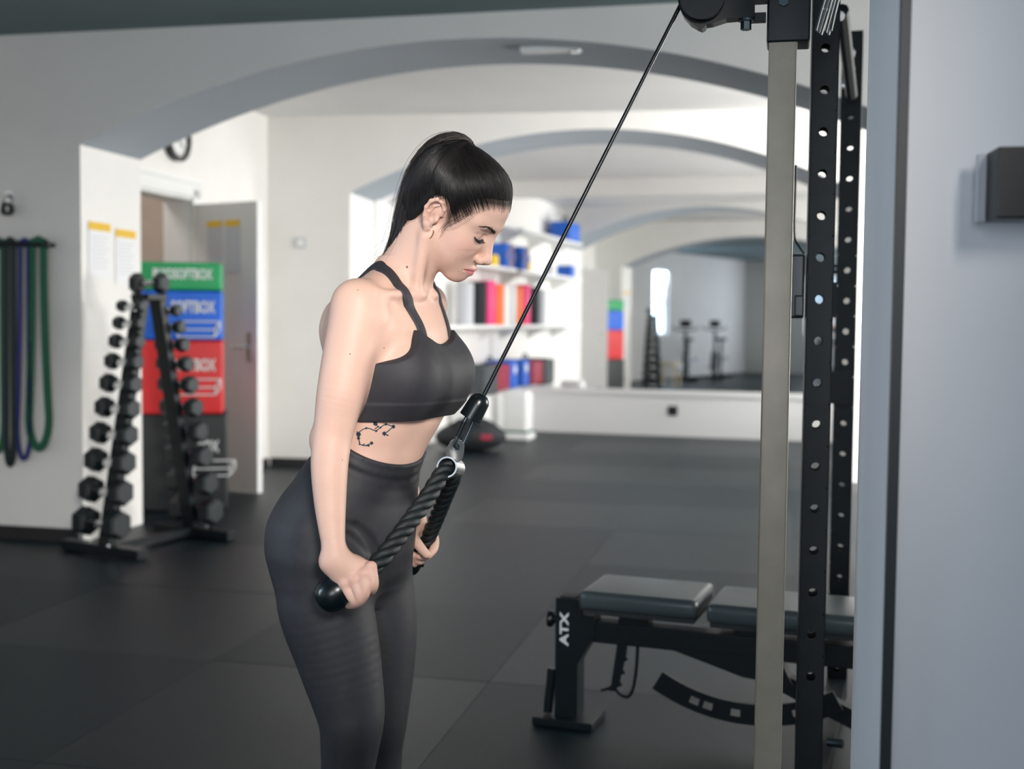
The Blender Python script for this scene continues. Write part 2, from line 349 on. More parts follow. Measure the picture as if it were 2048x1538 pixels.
# pier on the right, close to the camera
pc0 = at(1794, 700, 1.60); pier_o = V(pc0[0], pc0[1], 0)
jd = unit(V(*at(1722, 700, 2.28)[:2], 0) - pier_o)
pe = unit((1, -.15, 0)); pts = [pier_o, pier_o + jd * .70, pier_o + jd * .70 + pe * 2.9, pier_o + pe * 3.1]
struct('wall_right', quad_prism([(p[0], p[1]) for p in pts], 0, 2.69), 'plaster_cool', 'blurred white wall pier close to the camera on the right', 'wall')
struct('trim_2', MB().box(pier_o - jd * .003 - pe * .001 + Z3 * 1.335, (.013, .014, 2.66), (pe, V(-pe[1], pe[0], 0), Z3)), 'dark_trim', 'dark vertical edge strip on the right wall pier', 'trim')

# ------------------------------------------------------------------ cable machine
AXM = rot_axes(EA)
sp = at(1554, 640, 2.36); SPX = V(sp[0], sp[1], 0)
cm = thing('cable_machine', 'cable pull machine with a brushed steel column, black pulley head and cable', 'gym machine', SPX)
col_w = 55 * 2.335 / FPX
zt = at(1550, 90, 2.36)[2]
MB().box(SPX + Z3 * (.02 + zt) / 2 + Z3 * .01, (col_w, .05, zt + .01), AXM, .004).build('column', 'steel', cm, smooth=True)
MB().box(SPX + V(.01, 0, .01) + NA * .12, (.22, .55, .02), AXM, .004).build('base_plate', 'black_steel', cm)
zt = at(1550, 90, 2.36)[2]
slv = MB().box(SPX + EA * .010 + NA * .01 + Z3 * (zt + .14), (.082, .078, .28), AXM, .005).build('pulley_sleeve', 'black_steel', cm, smooth=True)
for dz in (.055, .2): MB().cyl(SPX - NA * .03 + EA * .0 + Z3 * (zt + dz + .02), SPX - NA * .037 + Z3 * (zt + dz + .02), .010, 6).build('bolt', 'chrome_dark', slv)
# small bracket on the sleeve's lower right and the guide rollers
g0 = at(1600, 78, 2.38); MB().cyl(g0 + NA * .02, g0 - NA * .02, .014).build('roller', 'chrome_dark', cm, smooth=True)
# pulley head
pc_ = at(1405, -22, 2.34)
pd = unit(at(1500, 10, 2.34) - at(1400, 10, 2.34))
hub = MB()
poly = []
for px_, py_ in ((1356, -60), (1353, -10), (1358, 12), (1366, 30), (1380, 45), (1395, 54), (1403, 57), (1409, 54), (1412, 48), (1425, 46), (1440, 41), (1452, 37), (1475, 35), (1509, 34), (1509, -60)):
    poly.append(at(px_, py_, 2.325))
hub.prism(poly, NA * .035); hub.build('pulley_housing', 'black_steel', cm)
MB().ring(at(1405, -5, 2.31) + V(0, 0, 0), NA, .004, .042, .006, 24).build('pulley_wheel', 'black_steel', cm, smooth=True)
q = at(1492, 47, 2.34)
MB().cyl(q + Z3 * .02, q - Z3 * .012, .0105, 6).cyl(q + Z3 * .008, q + Z3 * .004, .015, 18).build('pivot_bolt', 'chrome_dark', cm)
MB().box(at(1516, 36, 2.35), (.03, .02, .016), AXM).box(at(1512, -10, 2.35), (.05, .03, .03), AXM).build('pivot_arm', 'black_steel', cm)
# cable, stopper, snap hook
cab0 = at(1356, 18, 2.34); cab1 = at(967, 792, 2.30)
MB().tube(spline([at(1372, -20, 2.34), at(1357, 18, 2.34), cab1 * .5 + cab0 * .5, cab1], 24), 4.2 * 2.32 / FPX, 10).build('cable', 'black_plastic', cm, smooth=True)
sa = at(967, 789, 2.30); sb = at(940, 836, 2.30); k_ = 2.3 / FPX; ln = np.linalg.norm(sb - sa)
stp = MB().lathe(sa, sb - sa, [(0, .0), (.0005, 6 * k_), (.002, 11 * k_), (.007, 17 * k_), (.014, 20.5 * k_), (.024, 21.5 * k_), (ln * .85, 22.5 * k_), (ln, 23 * k_), (ln + .0005, 21.5 * k_), (ln - .006, 16 * k_), (ln - .006, 0)], 28).build('cable_stopper', 'black_plastic', cm, smooth=True, )
# carabiner: elongated link
c0 = at(944, 830, 2.30); c1 = at(914, 896, 2.30); ax_ = unit(c1 - c0); L_ = np.linalg.norm(c1 - c0); vd = unit(np.cross(ax_, V(0, 1, 0))); vd = unit(vd + V(0, .5, 0) - ax_ * (vd + V(0, .5, 0)).dot(ax_)); hw = 9.5 * k_; loop = []
for i in range(28):
    t = 2 * math.pi * i / 28; xx = math.cos(t); yy = math.sin(t)
    loop.append((c0 + c1) / 2 + ax_ * (L_ / 2 - hw) * (1 if xx > 0 else -1) * min(1, abs(xx) * 3) + ax_ * hw * xx + vd * hw * yy)
cb = MB().tube(loop, 4.2 * k_, 10, closed=True).build('snap_hook', 'chrome_dark', cm, smooth=True)
MB().tube([c0 + ax_ * L_ * .25 - vd * hw, c0 + ax_ * L_ * .7 - vd * hw], 4.9 * k_, 10).build('gate_sleeve', 'black_steel', cb, smooth=True)
# a second, hanging chrome handle with its strands at the top
hh = thing('chrome_handle', 'bundle of shiny chrome cable strands hanging beside the pulley sleeve', 'handle', at(1648, 66, 2.55))
for i in range(7):
    a = at(1632 + i * 5, 62 + (i % 3) * 4, 2.55 + .008 * (i % 2)); b = at(1664 + i * 4.2, -40, 2.57 + .008 * (i % 2))
    MB().tube(spline([a, (a + b) / 2 + V(.002 * (i % 3 - 1), 0, 0), b], 8), .0028, 8).build('strand', 'chrome', hh, smooth=True)

# ------------------------------------------------------------------ power rack: perforated uprights
def plate_holes(mb, o, ex, w, z0, z1, holes, hr, thick, nseg=14):
    """front plate at o facing -n, with real round holes; ex along the width"""
    ex = unit(ex); n = V(-ex[1], ex[0], 0); h = w / 2; zs = sorted(holes); cut = [z0]
    for a, b in zip(zs, zs[1:]): cut.append((a + b) / 2)
    cut.append(z1)
    for k, zc in enumerate(zs):
        a, b = cut[k], cut[k + 1]
        P = []; N = 4 * (nseg // 2)
        per = []
        for i in range(N):
            t = 2 * math.pi * i / N; c, s = math.cos(t), math.sin(t); m_ = max(abs(c), abs(s)); sx = c / m_ * h; sz = s / m_
            sz = zc + (sz * (b - zc) if sz > 0 else sz * (zc - a)); per.append((sx, sz))
        for d in (0, thick):
            for i in range(N):
                t = 2 * math.pi * i / N
                P.append(o + ex * per[i][0] + Z3 * per[i][1] + n * d); P.append(o + ex * hr * math.cos(t) + Z3 * (zc + hr * math.sin(t)) + n * d)
        Fc = []
        for i in range(N):
            j = (i + 1) % N
            Fc.append((2 * i, 2 * j, 2 * j + 1, 2 * i + 1)); Fc.append((2 * N + 2 * i, 2 * N + 2 * i + 1, 2 * N + 2 * j + 1, 2 * N + 2 * j)); Fc.append((2 * i + 1, 2 * j + 1, 2 * N + 2 * j + 1, 2 * N + 2 * i + 1))
        mb.add(P, Fc)
def upright(name, parent, base, w, z1, holes, hr, ex):
    ex = unit(ex); n = V(-ex[1], ex[0], 0); mb = MB()
    plate_holes(mb, base - n * w / 2, ex, w, .012, z1, holes, hr, .003); plate_holes(mb, base + n * (w / 2 - .003), ex, w, .012, z1, holes, hr, .003)
    for s in (-1, 1): mb.box(base + ex * s * (w / 2 - .0015) + Z3 * (z1 / 2), (.003, w, z1 - .012), (ex, n, Z3))
    mb.box(base + Z3 * (z1 - .002), (w, w, .004), (ex, n, Z3))
    return mb.build(name, 'black_steel', parent, fixn=True)
U2 = at(1637, 640, 2.82); U2 = V(U2[0], U2[1], 0); U3 = at(1692, 640, 3.80); U3 = V(U3[0], U3[1], 0)
pr = thing('power_rack', 'black power rack of perforated steel uprights behind the cable machine', 'power rack', (U2 + U3) / 2)
h2 = [at(1637, 95 + 83.9 * i, 2.79)[2] for i in range(-2, 16)]; h2 = [z for z in h2 if z > .05]
upright('upright', pr, U2, .061, max(h2) + .06, h2, .0105, EA + NA * .03)
h3 = [at(1692, 232 + 61.6 * i, 3.77)[2] for i in range(-2, 22)]; h3 = [z for z in h3 if z > .05]
upright('upright', pr, U3, .062, at(1692, 66, 3.8)[2], h3, .0100, EA - NA * .08)
MB().box(U2 * .5 + U3 * .5 + Z3 * .04, (.06, np.linalg.norm(U3 - U2), .06), (V(unit(U3 - U2)[1], -unit(U3 - U2)[0], 0), unit(U3 - U2), Z3)).build('base_beam', 'black_steel', pr)
b0 = at(1684, 20, 3.2); b1 = at(1703, 190, 3.70); MB().tube([b0, b1], .018, 8).build('brace', 'black_steel', pr, smooth=True)
for x_, y_, Y_, r_ in ((1680, 30, 3.15, .013), (1700, 104, 3.74, .017), (1700, 137, 3.745, .016), (1694, 167, 3.75, .018)):
    c = at(x_, y_, Y_); MB().lathe(c + NA * .012, -NA, [(0, r_), (.006, r_), (.007, r_ * .8), (.014, r_ * .75), (.016, .001)], 18).build('bolt', 'chrome', pr, smooth=True)
# catch block between column and upright, sliding bracket on the far upright
blk = MB().box(at(1594, 573, 2.84), (.034, .05, .15), AXM, .006).box(at(1598, 612, 2.82), (.022, .03, .05), AXM, .004).build('catch_block', 'black_plastic', pr)
br = MB().box(at(1679, 775, 3.70), (.07, .02, .10), AXM).build('sliding_bracket', 'black_steel', pr); MB().box(at(1664, 600, 3.1), (.02, .03, .09), AXM).build('stop_plate', 'black_steel', pr)
MB().cyl(at(1660, 538, 3.2), at(1672, 538, 3.2), .012, 14).build('pin', 'chrome_dark', pr, smooth=True)
MB().cyl(at(1655, 1484, 3.0), at(1686, 1488, 2.98), .011, 12).build('pin', 'chrome_dark', pr, smooth=True)
cbl = [at(1592, 330, 2.95), at(1590, 400, 2.95), at(1589, 470, 2.95), at(1598, 492, 2.95), at(1607, 506, 2.93)]
MB().tube(spline(cbl, 20), .003, 6).build('safety_cord', 'black_plastic', pr, smooth=True)

# ------------------------------------------------------------------ weight bench
BD = unit((.94, -.34, 0)); BN = V(-BD[1], BD[0], 0); AXB = (BD, BN, Z3)
B0 = on_floor(1128, 1452); B0 = V(B0[0], B0[1], 0) + BN * .05
def bp(s, d=0., z=0.): return B0 + BD * s + BN * d + Z3 * z
wb = thing('weight_bench', 'black padded weight bench standing behind the steel column', 'bench', B0)
MB().box(bp(.0, .0, .012), (.185, .15, .024), AXB, .004).build('foot_plate', 'black_steel', wb)
MB().prism([bp(-.035, -.035, .02), bp(.035, -.035, .02), bp(.035, -.035, .185), bp(.085, -.035, .28), bp(.085, -.035, .335), bp(.035, -.035, .335), bp(.035, -.035, .378), bp(-.035, -.035, .378)], BN * .07).build('front_post', 'black_steel', wb)
MB().box(bp(0, 0, .379), (.05, .05, .006), AXB).build('post_cap', 'black_matte', wb)
text_mesh('ATX', .036, bp(-.006, -.0365, .287), Z3, -BD, 'white_print', 'lettering', wb, .0008, xs=1.35, bold=.0012)
MB().lathe(bp(-.035, 0, .305), -BD, [(0, .012), (.016, .012), (.017, .022), (.022, .025), (.032, .025), (.034, .018), (.036, .001)], 20).build('adjusting_knob', 'black_plastic', wb, smooth=True)
MB().tube([bp(-.058, -.03, .03), bp(-.045, -.03, .165)], .014, 12).tube([bp(-.045, -.03, .155), bp(-.03, -.02, .155)], .007, 8).build('carry_handle', 'black_plastic', wb, smooth=True)
MB().box(bp(.52, 0, .285), (1.02, .06, .062), AXB, .004).build('main_beam', 'black_steel', wb)
MB().prism([bp(.30, -.034, .262), bp(.62, -.034, .262), bp(.66, -.034, .19), bp(.52, -.034, .20)], BN * .068).build('gusset', 'black_steel', wb)
# seat and back pads with upholstery edge
for nm, s0, s1, z in (('seat_pad', .055, .40, .393), ('back_pad', .425, 1.25, .388)):
    p = MB().box(bp((s0 + s1) / 2, .03, z), (s1 - s0, .27, .055), AXB, .02).build(nm, 'vinyl', wb, smooth=True)
    MB().box(bp((s0 + s1) / 2, .03, z - .034), (s1 - s0 - .02, .24, .014), AXB).build('pad_board', 'black_matte', p)
for s_, l_ in ((.20, .09), (.55, .12)): MB().box(bp(s_, 0, .335), (l_, .05, .05), AXB).build('pad_support', 'black_steel', wb)
# ladder bracket under the seat
lad = [(.155, .262), (.185, .262), (.181, .225), (.188, .215), (.177, .208), (.173, .185), (.181, .174), (.168, .168), (.165, .15), (.173, .138), (.158, .130), (.150, .118), (.128, .118), (.108, .112), (.105, .118), (.128, .128), (.138, .135)]
MB().prism([bp(s, -.036, z) for s, z in lad], BN * .008).build('ladder_bracket', 'black_steel', wb)
MB().tube(spline([bp(.215, -.03, .262), bp(.212, -.03, .19), bp(.203, -.03, .13), bp(.188, -.03, .105), bp(.165, -.03, .108), bp(.152, -.03, .122)], 20), .005, 8).build('ladder_loop', 'black_steel', wb, smooth=True)
# curved adjustment plate with holes
mb = MB(); cc = bp(.53, -.032, .60); R0, R1 = .475, .535; a0, a1 = -2.10, -1.05; ns = 40; hol = [-2.0 + .13, -1.79, -1.62, -1.46, -1.30]
def arcp(r, a, d=0.): return cc + BD * r * math.cos(a) + Z3 * r * math.sin(a) + BN * d
rows = [R0, R0 + .020, R0 + .040, R1]
for i in range(ns):
    t0, t1 = a0 + (a1 - a0) * i / ns, a0 + (a1 - a0) * (i + 1) / ns; tm = (t0 + t1) / 2
    for k in range(3):
        if k == 1 and any(abs(tm - h) < .024 for h in hol): continue
        P = [arcp(rows[k], t0), arcp(rows[k], t1), arcp(rows[k + 1], t1), arcp(rows[k + 1], t0)]; P += [p + BN * .008 for p in P]
        mb.add(P, [(0, 1, 2, 3), (7, 6, 5, 4), (0, 4, 5, 1), (1, 5, 6, 2), (2, 6, 7, 3), (3, 7, 4, 0)])
mb.build('curved_plate', 'black_steel', wb, fixn=False)
MB().box(bp(.98, 0, .15), (.06, .06, .27), AXB).build('rear_post', 'black_steel', wb)
MB().box(bp(.98, 0, .025), (.07, .42, .05), AXB, .006).build('rear_foot', 'black_steel', wb)
MB().box(bp(.68, 0, .17), (.5, .04, .05), (unit(BD * .9 - Z3 * .38), BN, unit(Z3 * .9 + BD * .38))).build('strut', 'black_steel', wb)

# ------------------------------------------------------------------ dumbbell rack and dumbbells
DA = unit((.86, -.50, 0)); DB = V(-DA[1], DA[0], 0); RC = V(-1.89, 6.25, 0); AXD = (DA, DB, Z3)
def rp(a, b, z): return RC + DA * a + DB * b + Z3 * z
rk = thing('dumbbell_rack', 'black A-frame dumbbell tower rack in front of the white pier', 'dumbbell rack', RC)
def post_b(side, z): return side * (.30 - .245 * z / 1.30)
for s in (-1, 1):
    p0, p1 = rp(0, post_b(s, .03), .03), rp(0, post_b(s, 1.295), 1.295); up = unit(p1 - p0); nn = np.cross(up, DA)
    MB().box((p0 + p1) / 2, (.082, .045, np.linalg.norm(p1 - p0)), (DA, nn, up), .004).build('post', 'black_steel', rk)
    MB().box(rp(0, s * .31, .03), (.56, .07, .05), AXD, .006).build('foot_bar', 'black_steel', rk)
    for e in (-.06, .06): MB().cyl(rp(e, s * .31 + s * .03, .055), rp(e, s * .31 + s * .03, .062), .012, 6).build('bolt', 'chrome', rk)
MB().box(rp(0, 0, .035), (.06, .6, .04), AXD).build('base_bar', 'black_steel', rk)
MB().box(rp(0, 0, 1.30), (.13, .13, .03), AXD, .004).build('top_plate', 'black_steel', rk)
ZR = [.165, .322, .470, .606, .736, .858, .970, 1.072, 1.165, 1.252]; RR = [.074, .067, .062, .057, .053, .049, .043, .039, .035, .031]; LL = [.300, .288, .276, .262, .248, .234, .220, .206, .192, .178]
def hexhead(mb, c, ax, r, ln):
    n = 6; t = unit(ax); x = unit(np.cross(t, Z3)); y = np.cross(t, x); prof = [(-ln / 2, r * .80), (-ln / 2 + ln * .12, r), (ln / 2 - ln * .12, r), (ln / 2, r * .80)]; P = []
    for d, rr in prof: P += [c + t * d + rr * (math.cos(math.pi * (2 * j + 1) / n) * x + math.sin(math.pi * (2 * j + 1) / n) * y) for j in range(n)]
    Fc = [tuple(range(n))[::-1], tuple(range(3 * n, 4 * n))]
    for k in range(3): Fc += [(k * n + j, k * n + (j + 1) % n, (k + 1) * n + (j + 1) % n, (k + 1) * n + j) for j in range(n)]
    mb.add(P, Fc)
ORD = ['bottom', 'second', 'third', 'fourth', 'fifth', 'sixth', 'seventh', 'eighth', 'ninth', 'top']
def dumbbell(c, ax, r, ln, label, group, endmat=None):
    t = thing('dumbbell', label, 'dumbbell', c, group); ax = unit(ax); hl = ln * .27
    for s in (-1, 1):
        mb = MB(); hc = c + ax * s * (ln / 2 - hl / 2 + .0); hexhead(mb, hc, ax, r, hl); o = mb.build('head', 'dumbbell_rubber', t)
        if endmat:
            MB().cyl(hc + ax * s * hl * .5, hc + ax * s * (hl * .5 + .002), r * .66, 20).build('end_disc', endmat, o)
    g = .0135 if r > .04 else .012
    MB().lathe(c - ax * (ln / 2 - hl), ax, [(0, g), (.01, g * .95), ((ln - 2 * hl) / 2, g * 1.18), (ln - 2 * hl - .01, g * .95), (ln - 2 * hl, g)], 12).build('handle', 'chrome', t, smooth=True)
    return t
for side, sn in ((-1, 'near'), (1, 'far')):
    for i in range(10):
        z = ZR[i] - (.0 if side < 0 else .02); pb = post_b(side, z) + side * .055
        c = rp(0, pb, z); row = ORD[i] + (' row' if i in (0, 9) else ' row from the bottom')
        dumbbell(c, DA, RR[i], LL[i], f'black hexagonal dumbbell on the {sn} post of the rack, {row}', 'dumbbells on the rack')
        g = 0.016
        MB().box(rp(0, pb - side * .012, z - g - .004), (.055, .05, .006), AXD).box(rp(0, pb + side * .016, z - g + .004), (.055, .006, .022), AXD).build('cradle', 'chrome', rk)
dumbbell(rp(0, -.0, 1.371), unit(DA + DB * .3), .055, .19, 'stout dumbbell with grey end discs lying on top of the rack', None, 'grey_cloth')

# ------------------------------------------------------------------ stack of soft boxes
SA = unit((.973, .22, 0)); SN = V(-SA[1], SA[0], 0); AXS = (SA, SN, Z3)
sbr = on_floor(455, 1020); SB0 = V(sbr[0], sbr[1], 0)              # near right bottom corner
zz = .0
def rest(px_, py_): return 1.2 - (py_ - 640) * 7.43 / FPX
hts = [.60, .455, .305, .175]; nm = ['black', 'red', 'blue', 'green']; tx = ['BOX', 'SOFTBOX', 'SOFTBOX', 'PLYOSOFTBOX']
lb = ['black soft plyometric box at the bottom of the stack by the door', 'red soft plyometric box under the blue one', 'blue soft plyometric box between the green and red ones', 'flat green soft plyometric box on top of the stack']
for i in range(4):
    off = -[.0, .025, .028, .03][i]; w_, d_ = .52, .45
    c = SB0 + SA * (off - w_ / 2) + SN * (d_ / 2) + Z3 * zz
    t = thing('plyo_box', lb[i], 'plyo box', c, 'soft plyo boxes')
    MB().box(c + Z3 * hts[i] / 2, (w_, d_, hts[i] - .004), AXS, .016).build('cushion', 'soft_' + nm[i], t, smooth=True)
    zc = zz + hts[i] * (.56 if i == 3 else .66)
    fx = {3: -.235, 2: -.175, 1: -.175, 0: -.115}[i]
    o_ = SB0 + SA * (off + fx) - SN * .0015 + Z3 * zc
    text_mesh(tx[i], {3: .085, 2: .10, 1: .10, 0: .10}[i], o_, SA, Z3, 'white_print', 'lettering', t, .001, xs={3: .60, 2: .58, 1: .58, 0: .60}[i], bold=.003)
    if i < 3:                                                      # printed outline of a box under the lettering
        mb = MB(); q = o_ - Z3 * .135 + SA * .03
        for a, b in (((-.12, -.045), (.10, -.045)), ((.10, -.045), (.13, .0)), ((.13, 0), (.13, .05)), ((.13, .05), (-.09, .05)), ((-.09, .05), (-.12, 0)), ((-.12, 0), (-.12, -.045)), ((-.12, 0), (.10, 0)), ((.10, 0), (.10, -.045)), ((.10, 0), (.13, .05))):
            mb.tube([q + SA * a[0] + Z3 * a[1], q + SA * b[0] + Z3 * b[1]], .005, 5)
        mb.build('printed_outline', 'white_print', t)
    MB().box(SB0 + SA * (off - w_ / 2) - SN * .001 + Z3 * (zz + hts[i] - .02), (w_ - .05, .003, .006), AXS).build('seam', 'soft_' + nm[i], t)
    zz += hts[i]

# ------------------------------------------------------------------ wall things on the near arch wall
def apt(px_, py_, d=.0):
    """point on the front face of the near arch wall seen at a pixel, d towards the camera"""
    r_ = ray(px_, py_); sl = -.226; t = (PA[1] - sl * PA[0]) / (r_[1] - sl * r_[0]); return CAMP + r_ * t - NA * d
rail = thing('band_rail', 'black wall rail holding the resistance bands', 'wall rail', apt(40, 490))
a_, b_ = apt(-60, 489, .06), apt(112, 491, .06)
MB().tube([a_, b_], .014, 10).build('bar', 'black_steel', rail, smooth=True)
for x_ in (10, 108): MB().tube([apt(x_, 491, .06), apt(x_, 491, .0)], .012, 8).build('bracket', 'black_steel', rail); MB().ball(apt(x_, 491, .066), .02, 8).build('end_knob', 'black_plastic', rail, smooth=True)
def band(x0, x1, x0b, x1b, yb, w, m, label, dd=.05):
    """closed hanging loop: two straps from the rail to a rounded bottom"""
    L = []
    for k in range(14): t = k / 13; y_ = 484 + (yb - 60 - 484) * t; L.append((x0 + (x0b - x0) * t ** 2, y_))
    cxb = (x0b + x1b) / 2; rx = abs(x1b - x0b) / 2
    for k in range(1, 12): a = math.pi * k / 12; L.append((cxb - math.copysign(rx, x1b - x0b) * math.cos(a), yb - 60 + 60 * math.sin(a)))
    for k in range(14): t = 1 - k / 13; y_ = 484 + (yb - 60 - 484) * t; L.append((x1 + (x1b - x1) * t ** 2, y_))
    P = [apt(x, y, dd + .016) for x, y in L]; P.append(apt((x0 + x1) / 2, 481, dd + .012))
    mb = MB(); n = len(P); hw_ = w / 2
    for i in range(n):
        t = unit(P[(i + 1) % n] - P[i - 1]); side = unit(np.cross(t, NA)); 
        mb.v += [tuple(P[i] - side * hw_ - NA * .0025), tuple(P[i] + side * hw_ - NA * .0025), tuple(P[i] + side * hw_ + NA * .0025), tuple(P[i] - side * hw_ + NA * .0025)]
    for i in range(n):
        a, b = 4 * i, 4 * ((i + 1) % n)
        for q in range(4): mb.f.append((a + q, a + (q + 1) % 4, b + (q + 1) % 4, b + q))
    o = mb.build('resistance_band', m, None, org=P[-1]); tag(o, label, 'resistance band', 'bands on the rail'); return o
band(80, 102, 73, 113, 893, .044, 'band_green', 'wide bright green loop band, rightmost on the rail')
band(56, 72, 50, 76, 915, .026, 'band_blue', 'dark blue loop band between green and black ones')
band(28, 42, 28, 44, 926, .036, 'band_dark', 'black loop band hanging lowest on the rail')
band(-6, 18, -4, 20, 900, .034, 'band_green', 'dark green loop band cut by the left picture edge', .035)
band(-40, -14, -44, -6, 905, .03, 'band_dark', 'black loop band at the far left end of the rail', .03)
hk = thing('wall_hook', 'small chrome and black wall hook above the band rail', 'hook', apt(24, 412))
MB().ring(apt(26, 420, .05), NA, .018, .036, .012, 20).build('wheel', 'black_plastic', hk, smooth=True)
MB().tube([apt(22, 392, .0), apt(20, 396, .05), apt(16, 412, .055), apt(14, 424, .05)], .012, 8).build('arm', 'chrome', hk, smooth=True); MB().box(apt(20, 400, .006), (.05, .012, .09), AXM).build('back_plate', 'chrome', hk)

# notices on the jamb and on the door leaf
def notice(c, e, n, w, h, label, body='paper'):
    t = thing('notice', label, 'notice', c); ax = (e, n, Z3)
    MB().box(c, (w, .003, h), ax).build('sheet', body, t); MB().box(c + Z3 * (h / 2 - .022) - n * .002, (w, .002, .044), ax).build('header', 'yellow_print', t)
    mb = MB()
    for k in range(9): mb.box(c + Z3 * (h / 2 - .075 - .021 * k) - n * .002 - e * (.01 if k % 3 else 0), (w * (.8 - .1 * (k % 3)), .001, .004), ax)
    mb.build('text_lines', 'paper_grey', t)
jf = PA + EA * ((-2.264 - PA[0]) / EA[0])                          # front edge of the near jamb; its face looks along +EA
for tt, zc, l in ((.17, 1.68, 'white notice with yellow header on the pier jamb, nearer the wall edge'), (.43, 1.66, 'white notice with yellow header on the pier jamb, beside the doorway')):
    notice(jf + NA * tt + EA * .004 + Z3 * (zc - .13), NA, -EA, .21, .30, l)
for s_, hh_, l in ((.21, .30, 'pale notice sheet with yellow header on the grey door, nearer the hinges'), (.38, .36, 'longer notice sheet with yellow header on the grey door, nearer the handle')):
    notice(hinge + dl * s_ - dn * .0225 + Z3 * (1.86 - hh_ / 2), dl, dn, .14, hh_, l, 'paper_grey')
# clock
ck = dpt(1.52, .03, 2.40); clk = thing('wall_clock', 'round wall clock with black rim, partly hidden by the arch', 'clock', ck)
MB().ring(ck, EA, .125, .152, .025, 36).build('rim', 'black_plastic', clk, smooth=True); MB().cyl(ck - EA * .02, ck + EA * .002, .128, 32).build('dial', 'white_paint', clk)
for a, l, w_ in ((2.2, .08, .008), (.6, .055, .01)): MB().box(ck + EA * .006 + (NA * math.sin(a) + Z3 * math.cos(a)) * l / 2, (.003, w_, l), (EA, np.cross(NA * math.sin(a) + Z3 * math.cos(a), EA), NA * math.sin(a) + Z3 * math.cos(a))).build('hand', 'ink', clk)
mb = MB()
for k in range(12): a = k * math.pi / 6; mb.box(ck + EA * .005 + (NA * math.sin(a) + Z3 * math.cos(a)) * .108, (.002, .006, .018), (EA, np.cross(NA * math.sin(a) + Z3 * math.cos(a), EA), NA * math.sin(a) + Z3 * math.cos(a)))
mb.build('hour_marks', 'ink', clk)
# switch on the far arch wall, socket on the ledge
sw = PB + EB * ((at(600, 485, 9.6)[0] - PB[0]) / EB[0]) + Z3 * at(600, 485, 9.6)[2]
t = thing('light_switch', 'white light switch on the wall behind the person', 'switch', sw); MB().box(sw - NB * .006, (.085, .012, .085), rot_axes(EB), .003).build('plate', 'paper_grey', t); MB().box(sw - NB * .014, (.055, .008, .055), rot_axes(EB), .002).build('rocker', 'white_paint', t)
so = mpt(0, .19, 0); so = mpt((at(1348, 817, 12.85)[0] - MC[0]) / EM[0], .194, at(1348, 817, 12.85)[2])
t = thing('floor_socket', 'small black socket on the low white ledge', 'socket', so); MB().box(so, (.10, .012, .10), rot_axes(EM), .004).build('plate', 'black_plastic', t); MB().cyl(so - NM * .006, so - NM * .012, .035, 18).build('face', 'black_matte', t)
# emergency light under the near arch
el = PA + EA * ((.13 - PA[0]) / EA[0]) + NA * .2 + Z3 * 2.527
t = thing('emergency_light', 'small white emergency light under the near arch', 'lamp', el); MB().box(el, (.30, .07, .028), AXM, .008).build('housing', 'white_paint', t); MB().box(el + EA * .12 - Z3 * .012, (.05, .06, .014), AXM, .005).build('lens', 'chrome', t)
# black speaker-like box on the right pier
bx = at(2050, 370, 1.50); bxx = thing('wall_box', 'black wall-mounted box on the blurred right pier', 'speaker', bx)
MB().box(bx + pe * .002, (.084, .06, .0875), (pe, V(-pe[1], pe[0], 0), Z3), .003).build('case', 'black_steel', bxx); MB().box(bx + V(-pe[1], pe[0], 0) * .034, (.10, .012, .085), (pe, V(-pe[1], pe[0], 0), Z3)).build('wall_plate', 'paper_grey', bxx)

# ------------------------------------------------------------------ mirror room things
for k, (z, l) in enumerate(((2.20, 'top white wall shelf, just under the arch'), (1.74, 'second white wall shelf from the top'), (1.13, 'third white wall shelf from the top'))):
    o = MB().box(lpt(1.5, .17, z), (.34, 2.8, .035), rot_axes(EM), .003).build('wall_shelf', 'white_paint', None, org=lpt(1.5, .17, z)); tag(o, l, 'shelf', 'wall shelves')
    for tt in (.4, 1.5, 2.6): MB().prism([lpt(tt, .0, z - .02), lpt(tt, .25, z - .02), lpt(tt, .0, z - .16)], NM * .012).build('bracket', 'white_paint', o)
def roller(t_, z, r, h, m, label):
    c = lpt(t_, .18, z); T = thing('foam_roller', label, 'foam roller', c, 'rollers on the shelf')
    MB().lathe(c, Z3, [(0, r * .5), (.0005, r * .95), (.012, r), (h - .012, r), (h - .0005, r * .95), (h, r * .5)], 24).build('roll', m, T, smooth=True); MB().ring(c + Z3 * h, Z3, r * .35, r * .55, .003, 20).build('core', 'black_matte', T)
SZ = 1.148
roller(.12, SZ, .085, .43, 'white_paint', 'white foam roller on the third shelf, next to the mirror')
roller(.36, SZ, .088, .43, 'orange', 'orange foam roller on the third shelf'); roller(.66, SZ, .09, .46, 'pink', 'pink foam roller on the third shelf')
roller(1.0, SZ, .10, .44, 'fabric_black', 'black foam roller on the third shelf'); roller(1.36, SZ, .085, .42, 'paper_grey', 'pale grey foam roller on the third shelf')
def crate(t_, z, sz, m, label, nmn='storage_box', cat='box', d=.215):
    c = lpt(t_, d, z); T = thing(nmn, label, cat, c); MB().box(c + Z3 * sz[2] / 2, (sz[0], sz[1], sz[2]), rot_axes(EM), min(sz) * .12).build('body', m, T, smooth=True); return T, c
T, c = crate(.30, 1.758, (.22, .26, .26), 'blue', 'blue framed box on the second shelf'); MB().ring(c + Z3 * .13 + EM * .112, EM, .10, .135, .01, 4).build('frame', 'wood', T)
T, c = crate(.62, 1.758, (.12, .13, .11), 'yellow', 'small yellow box on the second shelf'); MB().box(c + Z3 * .115, (.10, .11, .02), rot_axes(EM)).build('lid', 'yellow', T)
